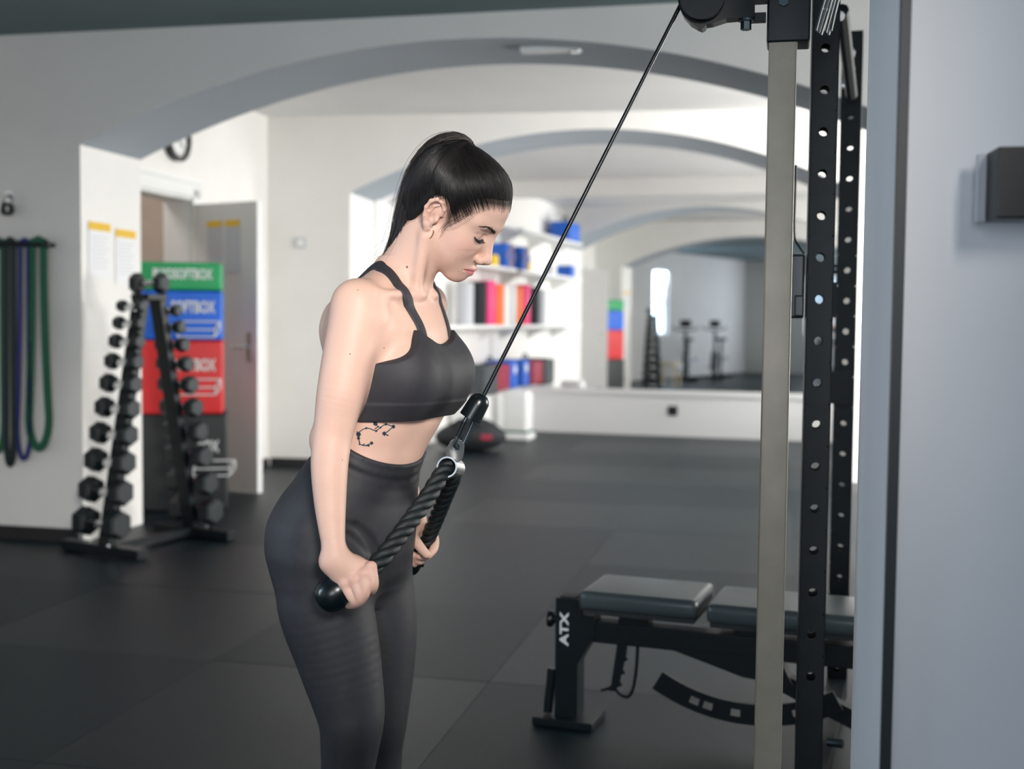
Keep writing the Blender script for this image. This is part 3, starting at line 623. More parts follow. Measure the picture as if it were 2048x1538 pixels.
T, c = crate(2.45, 2.218, (.26, .55, .24), 'blue', 'blue sports bag on the top shelf under the arch', 'sports_bag', 'bag'); MB().tube(spline([c + NM * .15 + Z3 * .22, c + NM * .08 + Z3 * .31, c - NM * .08 + Z3 * .31, c - NM * .15 + Z3 * .22], 14), .012, 8).build('handle', 'fabric_black', T, smooth=True)
T, c = crate(2.5, 1.758, (.2, .2, .15), 'blue', 'small blue box on the second shelf, farthest from the mirror'); MB().box(c + Z3 * .155, (.18, .18, .02), rot_axes(EM)).build('lid', 'white_paint', T)
# low bench of bags at the ledge end
crate(.36, .0, (.40, .52, .46), 'white_paint', 'white storage chest under the wall shelves', 'storage_chest', 'chest')
T, c = crate(.22, .462, (.30, .26, .30), 'blue', 'shiny blue bag on the white chest', 'sports_bag', 'bag'); MB().ball(c + Z3 * .20 + EM * .14, (.02, .06, .06), 8, rot_axes(EM)).build('emblem', 'white_paint', T, smooth=True)
crate(1.0, .0, (.40, .70, .44), 'white_paint', 'long white storage chest nearer the arch', 'storage_chest', 'chest')
T, c = crate(.66, .462, (.32, .44, .27), 'crimson', 'dark red bag on the white chest', 'sports_bag', 'bag'); MB().tube(spline([c + NM * .12 + Z3 * .26, c + NM * .06 + Z3 * .34, c - NM * .06 + Z3 * .34, c - NM * .12 + Z3 * .26], 12), .011, 8).build('handle', 'fabric_black', T, smooth=True)
T, c = crate(1.12, .442, (.36, .42, .30), 'grey_cloth', 'grey cloth bag at the end of the white chests', 'sports_bag', 'bag'); MB().box(c + Z3 * .30, (.30, .03, .02), rot_axes(EM)).build('zip', 'black_matte', T)
# black gym bag on the floor
gb = on_floor(928, 905); gb = V(gb[0], gb[1], 0); T = thing('gym_bag', 'soft black gym bag lying on the floor behind the person', 'bag', gb)
bm_ = MB(); bm_.ball(gb + Z3 * .135 + V(.05, .2, 0), (.33, .22, .15), 14)
o = bm_.build('body', 'fabric_black', T, smooth=True, angle=180)
for v in o.data.vertices:
    if v.co.z < .012: v.co.z = .004
    v.co.z *= 1 + .10 * math.sin(9 * v.co.x + 3 * v.co.y); v.co.z = max(v.co.z, .003)
MB().tube(spline([gb + V(-.12, .08, .24), gb + V(-.02, .0, .30), gb + V(.12, .02, .27), gb + V(.2, .1, .20)], 16), .014, 8).build('strap', 'fabric_black', T, smooth=True)
MB().box(gb + V(.20, -.0, .14), (.10, .02, .05), None, .006).build('red_tag', 'crimson', T)
# white appliance at the ledge
dv = on_floor(1020, 878); dv = V(dv[0] + .05, dv[1] - .12, 0); T = thing('air_purifier', 'white upright air purifier with green stripe at the ledge', 'appliance', dv)
MB().box(dv + Z3 * .28 + NM * .1, (.26, .22, .42), rot_axes(EM), .04).build('body', 'white_paint', T, smooth=True); MB().box(dv + Z3 * .085 + NM * .1, (.27, .23, .025), rot_axes(EM), .01).build('stripe', 'band_green', T); MB().box(dv + Z3 * .036 + NM * .1, (.30, .26, .07), rot_axes(EM), .02).build('foot', 'white_paint', T, smooth=True)

# ------------------------------------------------------------------ exercise bikes along the front room's left wall (seen in the mirror)
def bike(o, yaw, label):
    e = V(math.cos(yaw), math.sin(yaw), 0); n = V(-e[1], e[0], 0); T = thing('exercise_bike', label, 'exercise bike', o, 'exercise bikes'); ax = (e, n, Z3)
    def q(s, d, z): return o + e * s + n * d + Z3 * z
    for s in (-.5, .5): MB().box(q(s, 0, .035), (.08, .5, .06), ax, .01).build('foot', 'black_steel', T)
    MB().tube([q(-.5, 0, .06), q(.5, 0, .06)], .035, 10).tube([q(-.25, 0, .06), q(-.32, 0, .78)], .03, 10).tube([q(.3, 0, .1), q(.36, 0, 1.0)], .03, 10).tube([q(-.28, 0, .45), q(.33, 0, .5)], .035, 10).build('frame', 'black_steel', T, smooth=True)
    MB().ring(q(.38, 0, .36), n, .03, .25, .03, 32).build('flywheel', 'black_matte', T, smooth=True)
    MB().box(q(-.34, 0, .83), (.27, .20, .07), ax, .03).build('saddle', 'vinyl', T, smooth=True)
    MB().tube(spline([q(.55, -.24, 1.10), q(.40, -.22, 1.06), q(.36, 0, 1.02), q(.40, .22, 1.06), q(.55, .24, 1.10)], 20), .016, 8).build('handlebar', 'black_plastic', T, smooth=True)
    MB().box(q(.40, 0, 1.16), (.03, .22, .15), ax, .01).build('console', 'black_plastic', T)
    for s in (-1, 1): MB().tube([q(.02, s * .09, .33), q(.02 + s * .12, s * .11, .33 - s * .10)], .013, 8).box(q(.02 + s * .12, s * .16, .33 - s * .10), (.10, .08, .025), ax).build('crank', 'chrome_dark', T)
bike(V(-3.35, 1.9, 0), 1.2, 'dark exercise bike reflected beside the white post in the mirror'); bike(V(-3.35, .35, 0), 1.35, 'dark exercise bike at the right end of the mirror reflection')
st = V(-2.75, 3.9, 0); T = thing('stool', 'small pale wooden stool reflected in the mirror below the bikes', 'stool', st)
MB().box(st + Z3 * .42, (.40, .30, .05), None, .012).build('seat', 'cream', T, smooth=True)
for sx in (-1, 1):
    for sy in (-1, 1): MB().tube([st + V(sx * .15, sy * .10, .40), st + V(sx * .18, sy * .12, .0)], .02, 8).build('leg', 'cream', T)

# ------------------------------------------------------------------ the person: one smooth body surface grown from blended volumes
class Vol:
    def __init__(s, lo, hi, h):
        s.lo = np.array(lo, float); s.h = h; s.n = np.ceil((np.array(hi) - s.lo) / h).astype(int) + 1
        s.d = np.full(tuple(s.n), 9., np.float32)
    def sl(s, lo, hi, pad):
        a = np.maximum(np.floor((np.array(lo) - pad - s.lo) / s.h).astype(int), 0); b = np.minimum(np.ceil((np.array(hi) + pad - s.lo) / s.h).astype(int) + 1, s.n)
        if (b <= a).any(): return None, None
        ax = [(s.lo[i] + s.h * np.arange(a[i], b[i])).astype(np.float32) for i in range(3)]
        return tuple(slice(a[i], b[i]) for i in range(3)), (ax[0][:, None, None], ax[1][None, :, None], ax[2][None, None, :])
    def put(s, prim):
        fn, lo, hi, k, op = prim
        q, g = s.sl(lo, hi, k + 3 * s.h)
        if q is None: return
        b = fn(*g).astype(np.float32); a = s.d[q]
        if op == 'u': h = np.maximum(k - np.abs(a - b), 0) / max(k, 1e-6); s.d[q] = np.minimum(a, b) - h * h * (k * .25)
        else: b = -b; h = np.maximum(k - np.abs(a - b), 0) / max(k, 1e-6); s.d[q] = np.maximum(a, b) + h * h * (k * .25)
    def grid(s): return s.sl(s.lo, s.lo + s.h * s.n, 0)[1]

def rcone(a, b, ra, rb, k=.02, op='u'):
    a = np.array(a, float); b = np.array(b, float); ba = [float(v) for v in b - a]; L2 = max(sum(v * v for v in ba), 1e-12); R = max(ra, rb); ra = float(ra); rb = float(rb)
    def fn(x, y, z):
        x = x - np.float32(a[0]); y = y - np.float32(a[1]); z = z - np.float32(a[2]); t = np.clip((x * ba[0] + y * ba[1] + z * ba[2]) / L2, 0, 1)
        return np.sqrt((x - t * ba[0]) ** 2 + (y - t * ba[1]) ** 2 + (z - t * ba[2]) ** 2) - (ra + t * (rb - ra))
    return (fn, np.minimum(a, b) - R, np.maximum(a, b) + R, k, op)
def ellip(c, r, ax, k=.02, op='u'):
    c = np.array(c, float); r = np.array(r, float); r0 = r; A = np.array(ax, float); ext = np.sqrt(((A * r[:, None]) ** 2).sum(0))
    def fn(x, y, z):
        x = x - np.float32(c[0]); y = y - np.float32(c[1]); z = z - np.float32(c[2]); q = [float(A[i][0]) * x + float(A[i][1]) * y + float(A[i][2]) * z for i in range(3)]; r = [float(v) for v in r0]
        k0 = np.sqrt(sum((q[i] / r[i]) ** 2 for i in range(3))); k1 = np.sqrt(sum((q[i] / r[i] ** 2) ** 2 for i in range(3)))
        return k0 * (k0 - 1) / np.maximum(k1, 1e-5)
    return (fn, c - ext, c + ext, k, op)
def limb(pts, k=.015, n=6):
    """one smooth tapering limb through joints [(point, radius)...]"""
    q = [np.append(p, r) for p, r in pts]; D = spline(q, n * (len(q) - 1) + 1); segs = [rcone(a[:3], b[:3], a[3], b[3], 0) for a, b in zip(D, D[1:])]
    lo = np.min([s_[1] for s_ in segs], 0); hi = np.max([s_[2] for s_ in segs], 0)
    def fn(x, y, z):
        o = None
        for s_ in segs: d = s_[0](x, y, z); o = d if o is None else np.minimum(o, d)
        return o
    return (fn, lo, hi, k, 'u')
def chain(pts, k=.015): return [limb(pts, k)]
def chain_old(pts, k=.015):
    out = []
    for (a, ra), (b, rb) in zip(pts, pts[1:]): out.append(rcone(a, b, ra, rb, k))
    return out
def surface_net(vol):
    d = vol.d; ins = d < 0; n = np.array(d.shape) - 1
    cnt = np.zeros(tuple(n), np.int8)
    for i in (0, 1):
        for j in (0, 1):
            for k in (0, 1): cnt += ins[i:i + n[0], j:j + n[1], k:k + n[2]]
    act = (cnt > 0) & (cnt < 8); idx = np.argwhere(act); del cnt
    ids = np.full(tuple(n), -1, np.int32); ids[act] = np.arange(len(idx))
    cor = [(i, j, k) for i in (0, 1) for j in (0, 1) for k in (0, 1)]
    val = np.stack([d[idx[:, 0] + c[0], idx[:, 1] + c[1], idx[:, 2] + c[2]] for c in cor], 1)
    acc = np.zeros((len(idx), 3)); num = np.zeros(len(idx))
    for a in range(8):
        for b in range(a + 1, 8):
            ca, cb = np.array(cor[a]), np.array(cor[b])
            if np.abs(ca - cb).sum() != 1: continue
            va, vb = val[:, a], val[:, b]; m_ = (va < 0) != (vb < 0); t = np.where(m_, va / np.where(m_, va - vb, 1), 0)
            acc += np.where(m_[:, None], ca + t[:, None] * (cb - ca), 0); num += m_
    P = vol.lo + vol.h * (idx + acc / num[:, None]); F = []
    for ax in range(3):
        o1, o2 = [(1, 2), (2, 0), (0, 1)][ax]
        s0 = [slice(None)] * 3; s1 = [slice(None)] * 3; s0[ax] = slice(0, -1); s1[ax] = slice(1, None)
        A, B = ins[tuple(s0)], ins[tuple(s1)]; e = np.argwhere(A != B); e = e[(e[:, o1] > 0) & (e[:, o2] > 0) & (e[:, o1] < n[o1]) & (e[:, o2] < n[o2])]
        if not len(e): continue
        flip = A[e[:, 0], e[:, 1], e[:, 2]]
        def cell(da, db): q = e.copy(); q[:, o1] += da; q[:, o2] += db; return ids[q[:, 0], q[:, 1], q[:, 2]]
        Q = np.stack([cell(-1, -1), cell(0, -1), cell(0, 0), cell(-1, 0)], 1); Q[~flip] = Q[~flip][:, ::-1]; F.append(Q)
    F = np.concatenate(F); F = F[(F >= 0).all(1)]; return P, F
def net_clip(P, F, keep):
    k = keep(P); F = F[k[F].all(1)]; used = np.unique(F); mp = np.full(len(P), -1); mp[used] = np.arange(len(used)); return P[used], mp[F]
def net_object(parts, name, material, parent, attr=None):
    w = ORG[parent.name]; Ps, Fs, b = [], [], 0
    for P, F in parts: Ps.append(P); Fs.append(F + b); b += len(P)
    P = np.concatenate(Ps); F = np.concatenate(Fs); me = bpy.data.meshes.new(name)
    me.vertices.add(len(P)); me.vertices.foreach_set('co', (P - w).astype(np.float32).ravel())
    me.loops.add(F.size); me.loops.foreach_set('vertex_index', F.astype(np.int32).ravel())
    me.polygons.add(len(F)); me.polygons.foreach_set('loop_start', np.arange(0, F.size, 4, dtype=np.int32)); me.polygons.foreach_set('loop_total', np.full(len(F), 4, np.int32))
    me.update(calc_edges=True); me.validate(); me.polygons.foreach_set('use_smooth', np.ones(len(me.polygons), bool)); me.materials.append(material if not isinstance(material, str) else MATS[material])
    if attr is not None:
        ca = me.color_attributes.new('tint', 'FLOAT_COLOR', 'POINT'); ca.data.foreach_set('color', attr(P).astype(np.float32).ravel())
    o = bpy.data.objects.new(name, me); COL.objects.link(o); o.parent = parent; return reg(o, w)

# --- pose: joints measured as (x, y, distance) -> world
def J(x, y, Y, rpx): return (at(x, y, Y), rpx * Y / FPX)
YAW = math.radians(27); BF = V(math.cos(YAW), -math.sin(YAW), 0); BR = V(-math.sin(YAW), -math.cos(YAW), 0)   # facing, her right
BAX = (BF, BR, Z3)
def sec(py, px_, w, d, Y=2.35): p = at(px_, py, Y); return (p[2], p[0], p[1], w, d)
SECS = [sec(540, 800, .052, .05), sec(560, 790, .085, .056), sec(580, 782, .122, .068), sec(612, 776, .146, .090), sec(660, 777, .150, .111), sec(740, 781, .149, .113), sec(800, 779, .141, .105), sec(850, 769, .131, .099),
        sec(890, 750, .125, .094), sec(930, 726, .131, .100), sec(980, 706, .150, .110), sec(1040, 694, .166, .117), sec(1100, 691, .166, .112), sec(1150, 692, .140, .095), sec(1180, 694, .10, .07)]
SECS = SECS[::-1]; SEC = np.array(SECS)
def smooth_interp(z, zs, vs):
    # monotone-ish cubic: linear interpolation of a densely smoothed table
    zz = np.linspace(zs[0], zs[-1], 400); v = np.interp(zz, zs, vs); ker = np.hanning(27); ker /= ker.sum(); v2 = np.convolve(np.pad(v, 13, mode='edge'), ker, 'valid'); return np.interp(z, zz, v2)
def torso_fn(x, y, z):
    zc = np.clip(z, SEC[0, 0], SEC[-1, 0]); cx, cy, w, d = (smooth_interp(zc, SEC[:, 0], SEC[:, i]).astype(np.float32) for i in range(1, 5))
    dx = x - cx; dy = y - cy; a = dx * BF[0] + dy * BF[1]; b = dx * BR[0] + dy * BR[1]
    a = a / (d * np.float32(1.012)); b = b / (w * np.float32(1.012)); e = np.sqrt(a * a + b * b); over = np.maximum(z - SEC[-1, 0], 0) + np.maximum(SEC[0, 0] - z, 0)
    return (e - 1) * np.minimum(w, d) * .92 + over
tc = V(*at(740, 850, 2.35)); TORSO = (torso_fn, V(tc[0] - .35, 2.35 - .25, SEC[0, 0]), V(tc[0] + .35, 2.35 + .25, SEC[-1, 0]), .02, 'u')
def off(px_, py, f_, r_, Y=2.35): return at(px_, py, Y) + BF * f_ + BR * r_
bust_c = [off(781, 752, .074, s * .064) for s in (1, -1)]
torso = [TORSO,
    ellip(off(692, 1078, -.036, .070), (.078, .080, .098), BAX, .03), ellip(off(692, 1078, -.036, -.070), (.078, .080, .098), BAX, .03)]
bust = [ellip(c, (.066, .060, .068), (unit(BF + BR * s * .12 - Z3 * .1), unit(BR - BF * s * .12), Z3), .028) for c, s in zip(bust_c, (1, -1))]
shoulder = [rcone(*[J(798, 562, 2.335, 30)[0], J(722, 606, 2.235, 40)[0]], .029, .036, .03), rcone(J(806, 566, 2.37, 30)[0], J(848, 606, 2.47, 38)[0], .028, .034, .03),
    # collar bones
    rcone(off(800, 590, .066, .022), J(735, 588, 2.21, 0)[0] + BF * .02, .0058, .0058, .018), rcone(off(800, 590, .066, -.022), J(848, 592, 2.45, 0)[0] + BF * .02, .0050, .0050, .018),
    ellip(at(690, 655, 2.36), (.035, .06, .06), BAX, .03)]
neck = [rcone(at(803, 580, 2.345), at(853, 482, 2.315), .049, .0435, .022), rcone(at(782, 556, 2.35), at(846, 452, 2.33), .036, .040, .03),
    rcone(at(850, 476, 2.268), at(832, 588, 2.290), .009, .008, .018)]
armR = chain([J(714, 608, 2.215, 50), J(702, 690, 2.205, 53), J(684, 780, 2.19, 49.5), J(672, 835, 2.185, 43), J(664, 880, 2.18, 39.5), J(659, 930, 2.165, 37.5), J(660, 1000, 2.15, 32.5), J(664, 1060, 2.135, 26.5), J(669, 1105, 2.125, 22.5)], .022)
armR += [ellip(at(638, 880, 2.195), (.016, .016, .022), BAX, .02), rcone(at(741, 640, 2.215), at(752, 700, 2.24), .030, .02, .03)]
armL = chain([J(850, 610, 2.49, 43), J(815, 740, 2.53, 42), J(776, 860, 2.55, 36), J(800, 950, 2.515, 32), J(832, 1046, 2.475, 20)], .022)
def finger(js, k=.005): return [limb([J(*j) for j in js], k, 4)]
def S(v, s): return [(a, b, c, d * s) for a, b, c, d in v]
handR = finger([(668, 1104, 2.125, 22), (674, 1120, 2.124, 20)], .012)
handR += [rcone(at(672, 1114, 2.126), at(738, 1137, 2.126), .018, .0125, .014), rcone(at(668, 1120, 2.122), at(724, 1152, 2.121), .018, .0122, .014), rcone(at(664, 1124, 2.122), at(707, 1163, 2.121), .017, .0118, .014), rcone(at(660, 1126, 2.126), at(688, 1170, 2.125), .016, .0112, .014)]
handR += finger([(742, 1136, 2.116, 11.5), (746, 1155, 2.106, 11), (747, 1172, 2.108, 10.5), (740, 1183, 2.132, 9.5), (726, 1180, 2.154, 8.5)])
handR += finger([(727, 1151, 2.113, 11.5), (731, 1172, 2.103, 11), (729, 1190, 2.106, 10.3), (719, 1200, 2.130, 9.5), (705, 1192, 2.152, 8.5)])
handR += finger([(709, 1163, 2.112, 11), (717, 1184, 2.104, 10.5), (720, 1200, 2.108, 9.8), (709, 1209, 2.131, 9), (695, 1200, 2.150, 8)])
handR += finger([(690, 1171, 2.116, 10.3), (700, 1190, 2.109, 9.6), (707, 1204, 2.113, 8.8), (698, 1210, 2.133, 8.2), (685, 1202, 2.150, 7.2)])
handR += [ellip(at(743, 1131, 2.110), (.0075, .007, .0065), BAX, .010), ellip(at(728, 1146, 2.107), (.0075, .007, .0065), BAX, .010), ellip(at(708, 1158, 2.107), (.007, .0065, .006), BAX, .010), ellip(at(690, 1167, 2.111), (.0065, .006, .0055), BAX, .010)]
handR += finger([(684, 1116, 2.14, 13), (708, 1120, 2.160, 12), (730, 1132, 2.172, 11), (742, 1152, 2.172, 9.5)], .008)
handL = finger([(831, 1040, 2.477, 20), (834, 1058, 2.485, 18)], .012) + [rcone(at(833, 1054, 2.487), at(852, 1064, 2.512), .0165, .011, .012), rcone(at(830, 1060, 2.49), at(843, 1080, 2.515), .0165, .011, .012), rcone(at(827, 1064, 2.49), at(832, 1093, 2.512), .016, .0105, .012), rcone(at(825, 1066, 2.488), at(823, 1103, 2.506), .015, .010, .012)]
handL += finger([(854, 1062, 2.513, 10), (868, 1074, 2.492, 9.3), (868, 1096, 2.470, 9), (857, 1111, 2.452, 7.6)])
handL += finger([(845, 1080, 2.515, 10), (861, 1094, 2.495, 9.2), (853, 1113, 2.468, 8.6), (838, 1112, 2.450, 7.6)])
handL += finger([(832, 1094, 2.512, 9.6), (847, 1110, 2.493, 8.8), (838, 1122, 2.468, 8.2), (826, 1110, 2.452, 7.4)])
handL += finger([(822, 1104, 2.506, 9), (834, 1122, 2.489, 8.2), (826, 1127, 2.468, 7.6), (818, 1115, 2.455, 6.8)])
handL += finger([(828, 1052, 2.468, 14), (826, 1074, 2.447, 12), (839, 1093, 2.435, 10.2), (853, 1109, 2.434, 8.4)], .009)
legR = chain([J(652, 1118, 2.285, 88), J(650, 1200, 2.278, 92), J(674, 1300, 2.272, 82), J(697, 1400, 2.265, 68), J(703, 1445, 2.262, 61), J(699, 1500, 2.275, 54), J(695, 1545, 2.29, 50), J(686, 1640, 2.315, 51), J(690, 1760, 2.33, 33), J(694, 1815, 2.335, 28)], .03)
legL = chain([J(733, 1112, 2.435, 80), J(738, 1170, 2.437, 86), J(750, 1250, 2.43, 81), J(754, 1340, 2.42, 71), J(753, 1435, 2.41, 59), J(752, 1490, 2.425, 51), J(752, 1540, 2.44, 48), J(744, 1640, 2.46, 48), J(748, 1740, 2.47, 31), J(752, 1790, 2.475, 27)], .03)
footR = [rcone(at(694, 1815, 2.335), V(*(at(700, 1815, 2.335)[:2]), .045), .03, .033, .02), rcone(V(*(at(700, 1815, 2.335)[:2]), .04), V(*(at(700, 1815, 2.335)[:2]), .028) + BF * .15, .034, .026, .02)]
footL = [rcone(at(752, 1790, 2.475), V(*(at(758, 1790, 2.475)[:2]), .045), .029, .033, .02), rcone(V(*(at(758, 1790, 2.475)[:2]), .04), V(*(at(758, 1790, 2.475)[:2]), .028) + BF * .15, .034, .026, .02)]

# --- head in its own frame: f forward, u up, r her right; metres; eye line at u = 0
HY, HP, HR = math.radians(15), math.radians(37), math.radians(10)
hf = V(math.cos(HP) * math.cos(HY), -math.cos(HP) * math.sin(HY), -math.sin(HP)); hu = V(math.sin(HP) * math.cos(HY), -math.sin(HP) * math.sin(HY), math.cos(HP)); hr = np.cross(hf, hu)
hu, hr = hu * math.cos(HR) + hr * math.sin(HR), hr * math.cos(HR) - hu * math.sin(HR)
HO = at(913, 417, 2.31); HAX = (hf, hu, hr)
def H(f_, u_, r_=0.): return HO + hf * f_ + hu * u_ + hr * r_
def hl(P): q = P - HO; return q @ hf, q @ hu, q @ hr
def he(f_, u_, r_, rf, ru, rr, k, op='u'): return ellip(H(f_, u_, r_), (rf, ru, rr), HAX, k, op)
def hc(a, b, ra, rb, k, op='u'): return rcone(H(*a), H(*b), ra, rb, k, op)
skull = [he(-.014, .030, 0, .096, .082, .0745, .02), he(.030, .034, 0, .058, .062, .060, .03)]
face = [he(.033, -.034, 0, .056, .064, .053, .03), he(.0715, -.1000, 0, .0165, .0150, .0185, .020)]
for s in (1, -1):
    face += [hc((.000, -.046, s * .050), (.062, -.098, s * .012), .0145, .0125, .026), he(.050, -.036, s * .034, .027, .032, .024, .025), he(.050, -.066, s * .026, .024, .026, .020, .02), hc((.083, .0175, s * .010), (.064, .020, s * .045), .0085, .0095, .016)]
face += [he(.072, -.076, 0, .0205, .022, .0255, .02)]
for s in (1, -1): face += [he(.100, -.003, s * .031, .024, .0135, .0205, .014, 's')]
for s in (1, -1): face += [he(.0655, -.006, s * .0315, .0145, .0135, .0155, .005), hc((.0795, .0035, s * .018), (.0715, .0045, s * .046), .0022, .002, .006), ]
face += [hc((.084, .004, 0), (.103, -.036, 0), .0068, .0085, .014), he(.107, -.0435, 0, .0100, .0090, .0095, .008)]
for s in (1, -1): face += [he(.0975, -.0495, s * .0115, .0095, .0075, .0068, .006), he(.1035, -.0565, s * .0068, .004, .0035, .0032, .003, 's')]
face += [hc((.103, -.052, 0), (.094, -.058, 0), .0045, .005, .006)]
for s in (1, -1):
    face += [hc((.0935, -.0738, s * .004), (.0795, -.0782, s * .0225), .0046, .0022, .006), hc((.0918, -.0835, 0), (.0795, -.0800, s * .0205), .0056, .0024, .006)]
    face += [hc((.1012, -.0785, 0), (.0850, -.0795, s * .0235), .0013, .0011, .003, 's')]
face += [hc((.098, -.0655, 0), (.1015, -.0705, 0), .0018, .0022, .004, 's')]
ear = []
for s in (1, -1):
    hel = [(.006, -.008, .069), (.006, .006, .0755), (-.002, .0165, .081), (-.013, .0165, .0845), (-.0215, .007, .086), (-.0235, -.008, .085), (-.019, -.024, .081), (-.0115, -.036, .076), (-.004, -.043, .072)]
    rad = [.0032, .0033, .0035, .0036, .0037, .0037, .0038, .0052, .0058]
    ear += [he(-.009, -.014, s * .0735, .0145, .027, .0055, .004)]
    for (a, ra), (b, rb) in zip(zip(hel, rad), zip(hel[1:], rad[1:])): ear.append(hc((a[0], a[1], a[2] * s), (b[0], b[1], b[2] * s), ra, rb, .003))
    ah = [(-.006, .008, .0795), (-.0125, .002, .0815), (-.0145, -.012, .0815), (-.010, -.025, .0785)]
    for a, b in zip(ah, ah[1:]): ear.append(hc((a[0], a[1], a[2] * s), (b[0], b[1], b[2] * s), .0026, .0026, .003))
    ear += [he(-.0045, -.019, s * .0835, .0065, .0095, .0075, .003, 's'), he(.0035, -.020, s * .0745, .0035, .006, .0055, .004), hc((-.006, -.046, s * .071), (-.008, -.038, s * .075), .0058, .005, .004)]

prs = thing('person', 'person with a dark ponytail in charcoal sports bra and leggings, pulling the rope down', 'person', V(*(at(720, 1850, 2.39)[:2]), 0))
body_core = torso + bust + shoulder + neck + armR + armL
def fill(vol, prims):
    for p in prims: vol.put(p)
HPOLY = [(.120, .058), (.086, .060), (.066, .054), (.052, .040), (.040, .024), (.032, .006), (.027, -.014), (.019, -.034), (.014, -.030), (.013, -.010), (.009, .006), (-.006, .012), (-.020, .008), (-.029, -.004), (-.032, -.022), (-.038, -.050), (-.052, -.078), (-.075, -.092), (-.16, -.09), (-.16, .16), (.12, .16)]
def poly_sd(x, y, poly):
    d = np.full(np.broadcast(x, y).shape, 9., np.float32); ins = np.zeros(d.shape, bool); n = len(poly)
    for i in range(n):
        ax_, ay = poly[i]; bx_, by = poly[(i + 1) % n]; ex, ey = bx_ - ax_, by - ay; wx, wy = x - ax_, y - ay; t = np.clip((wx * ex + wy * ey) / (ex * ex + ey * ey), 0, 1)
        d = np.minimum(d, np.hypot(wx - t * ex, wy - t * ey)); c = ((ay > y) != (by > y)) & (x < (bx_ - ax_) * (y - ay) / (by - ay + 1e-12) + ax_); ins ^= c
    return np.where(ins, -d, d)
# skin shader
def skin_mat():
    M = mat('skin', (.66, .44, .35), .50, sub=.12, spec=.35); nt = M.node_tree; b = nt.nodes['Principled BSDF']
    a = nt.nodes.new('ShaderNodeAttribute'); a.attribute_name = 'tint'; tcn = nt.nodes.new('ShaderNodeTexCoord'); n = nt.nodes.new('ShaderNodeTexNoise'); n.inputs['Scale'].default_value = 22; n.inputs['Detail'].default_value = 6
    nt.links.new(tcn.outputs['Object'], n.inputs['Vector'])
    mx = nt.nodes.new('ShaderNodeMix'); mx.data_type = 'RGBA'; mx.blend_type = 'MULTIPLY'; mx.inputs[0].default_value = 1
    rm = nt.nodes.new('ShaderNodeMapRange'); rm.inputs[3].default_value = .93; rm.inputs[4].default_value = 1.05; nt.links.new(n.outputs['Fac'], rm.inputs[0])
    nt.links.new(a.outputs['Color'], mx.inputs[6]); nt.links.new(rm.outputs[0], mx.inputs[7]); nt.links.new(mx.outputs[2], b.inputs['Base Color'])
    n2 = nt.nodes.new('ShaderNodeTexNoise'); n2.inputs['Scale'].default_value = 420; n2.inputs['Detail'].default_value = 2; nt.links.new(tcn.outputs['Object'], n2.inputs['Vector'])
    bp_ = nt.nodes.new('ShaderNodeBump'); bp_.inputs['Strength'].default_value = .10; bp_.inputs['Distance'].default_value = .002; nt.links.new(n2.outputs['Fac'], bp_.inputs['Height']); nt.links.new(bp_.outputs['Normal'], b.inputs['Normal'])
    return M
SKIN = np.array([.68, .445, .355]); LIP = np.array([.56, .17, .18]); RED = np.array([.70, .37, .30]); LIGHT = np.array([.72, .50, .41])
def gauss(d, s): return np.exp(-(d / s) ** 2)
KN = [at(*p) for p in ((743, 1134, 2.106), (728, 1149, 2.105), (709, 1161, 2.105), (691, 1170, 2.109), (747, 1172, 2.106), (729, 1190, 2.105), (720, 1200, 2.107), (868, 1080, 2.49), (853, 1110, 2.44), (825, 1110, 2.455), (838, 1112, 2.45))]
def tint(P):
    f_, u_, r_ = hl(P); c = np.tile(SKIN, (len(P), 1))
    def mixin(w, col): 
        nonlocal c; w = np.clip(w, 0, 1)[:, None]; c = c * (1 - w) + col * w
    onh = (f_ > .06)
    ar = np.abs(r_)
    mixin(.55 * gauss(np.hypot(np.hypot(f_ - .06, u_ + .035), ar - .042), .024), RED)
    mixin(.45 * gauss(np.hypot(np.hypot(f_ - .108, u_ + .045), r_), .013), RED)
    mixin(.35 * gauss(np.hypot(np.hypot(f_ + .01, u_ + .01), ar - .082), .022), RED)
    lipw = np.clip(1 - (np.abs(u_ + .0785) / (.0085 * np.sqrt(np.clip(1 - (ar / .0235) ** 2, 1e-4, 1)))) ** 6, 0, 1) * (ar < .0235) * (f_ > .078); mixin(.85 * lipw, LIP)
    mixin(.35 * gauss(np.hypot(np.hypot(f_ - .075, u_ + .002), ar - .032), .013), np.array([.50, .30, .25]))
    sdh = poly_sd(f_, u_, HPOLY); onhd = (np.linalg.norm(P - HO, axis=1) < .135) & (f_ < .0865 + .02) & ~((np.abs(r_) > .066) & (f_ > -.035) & (f_ < .012) & (u_ < .026)); mixin(onhd * np.clip(.12 - sdh / .011, 0, .95), np.array([.05, .035, .03]))
    for k_ in KN: mixin(.28 * gauss(np.linalg.norm(P - k_, axis=1), .013), np.array([.66, .33, .27]))
    return np.concatenate([c, np.ones((len(P), 1))], 1)
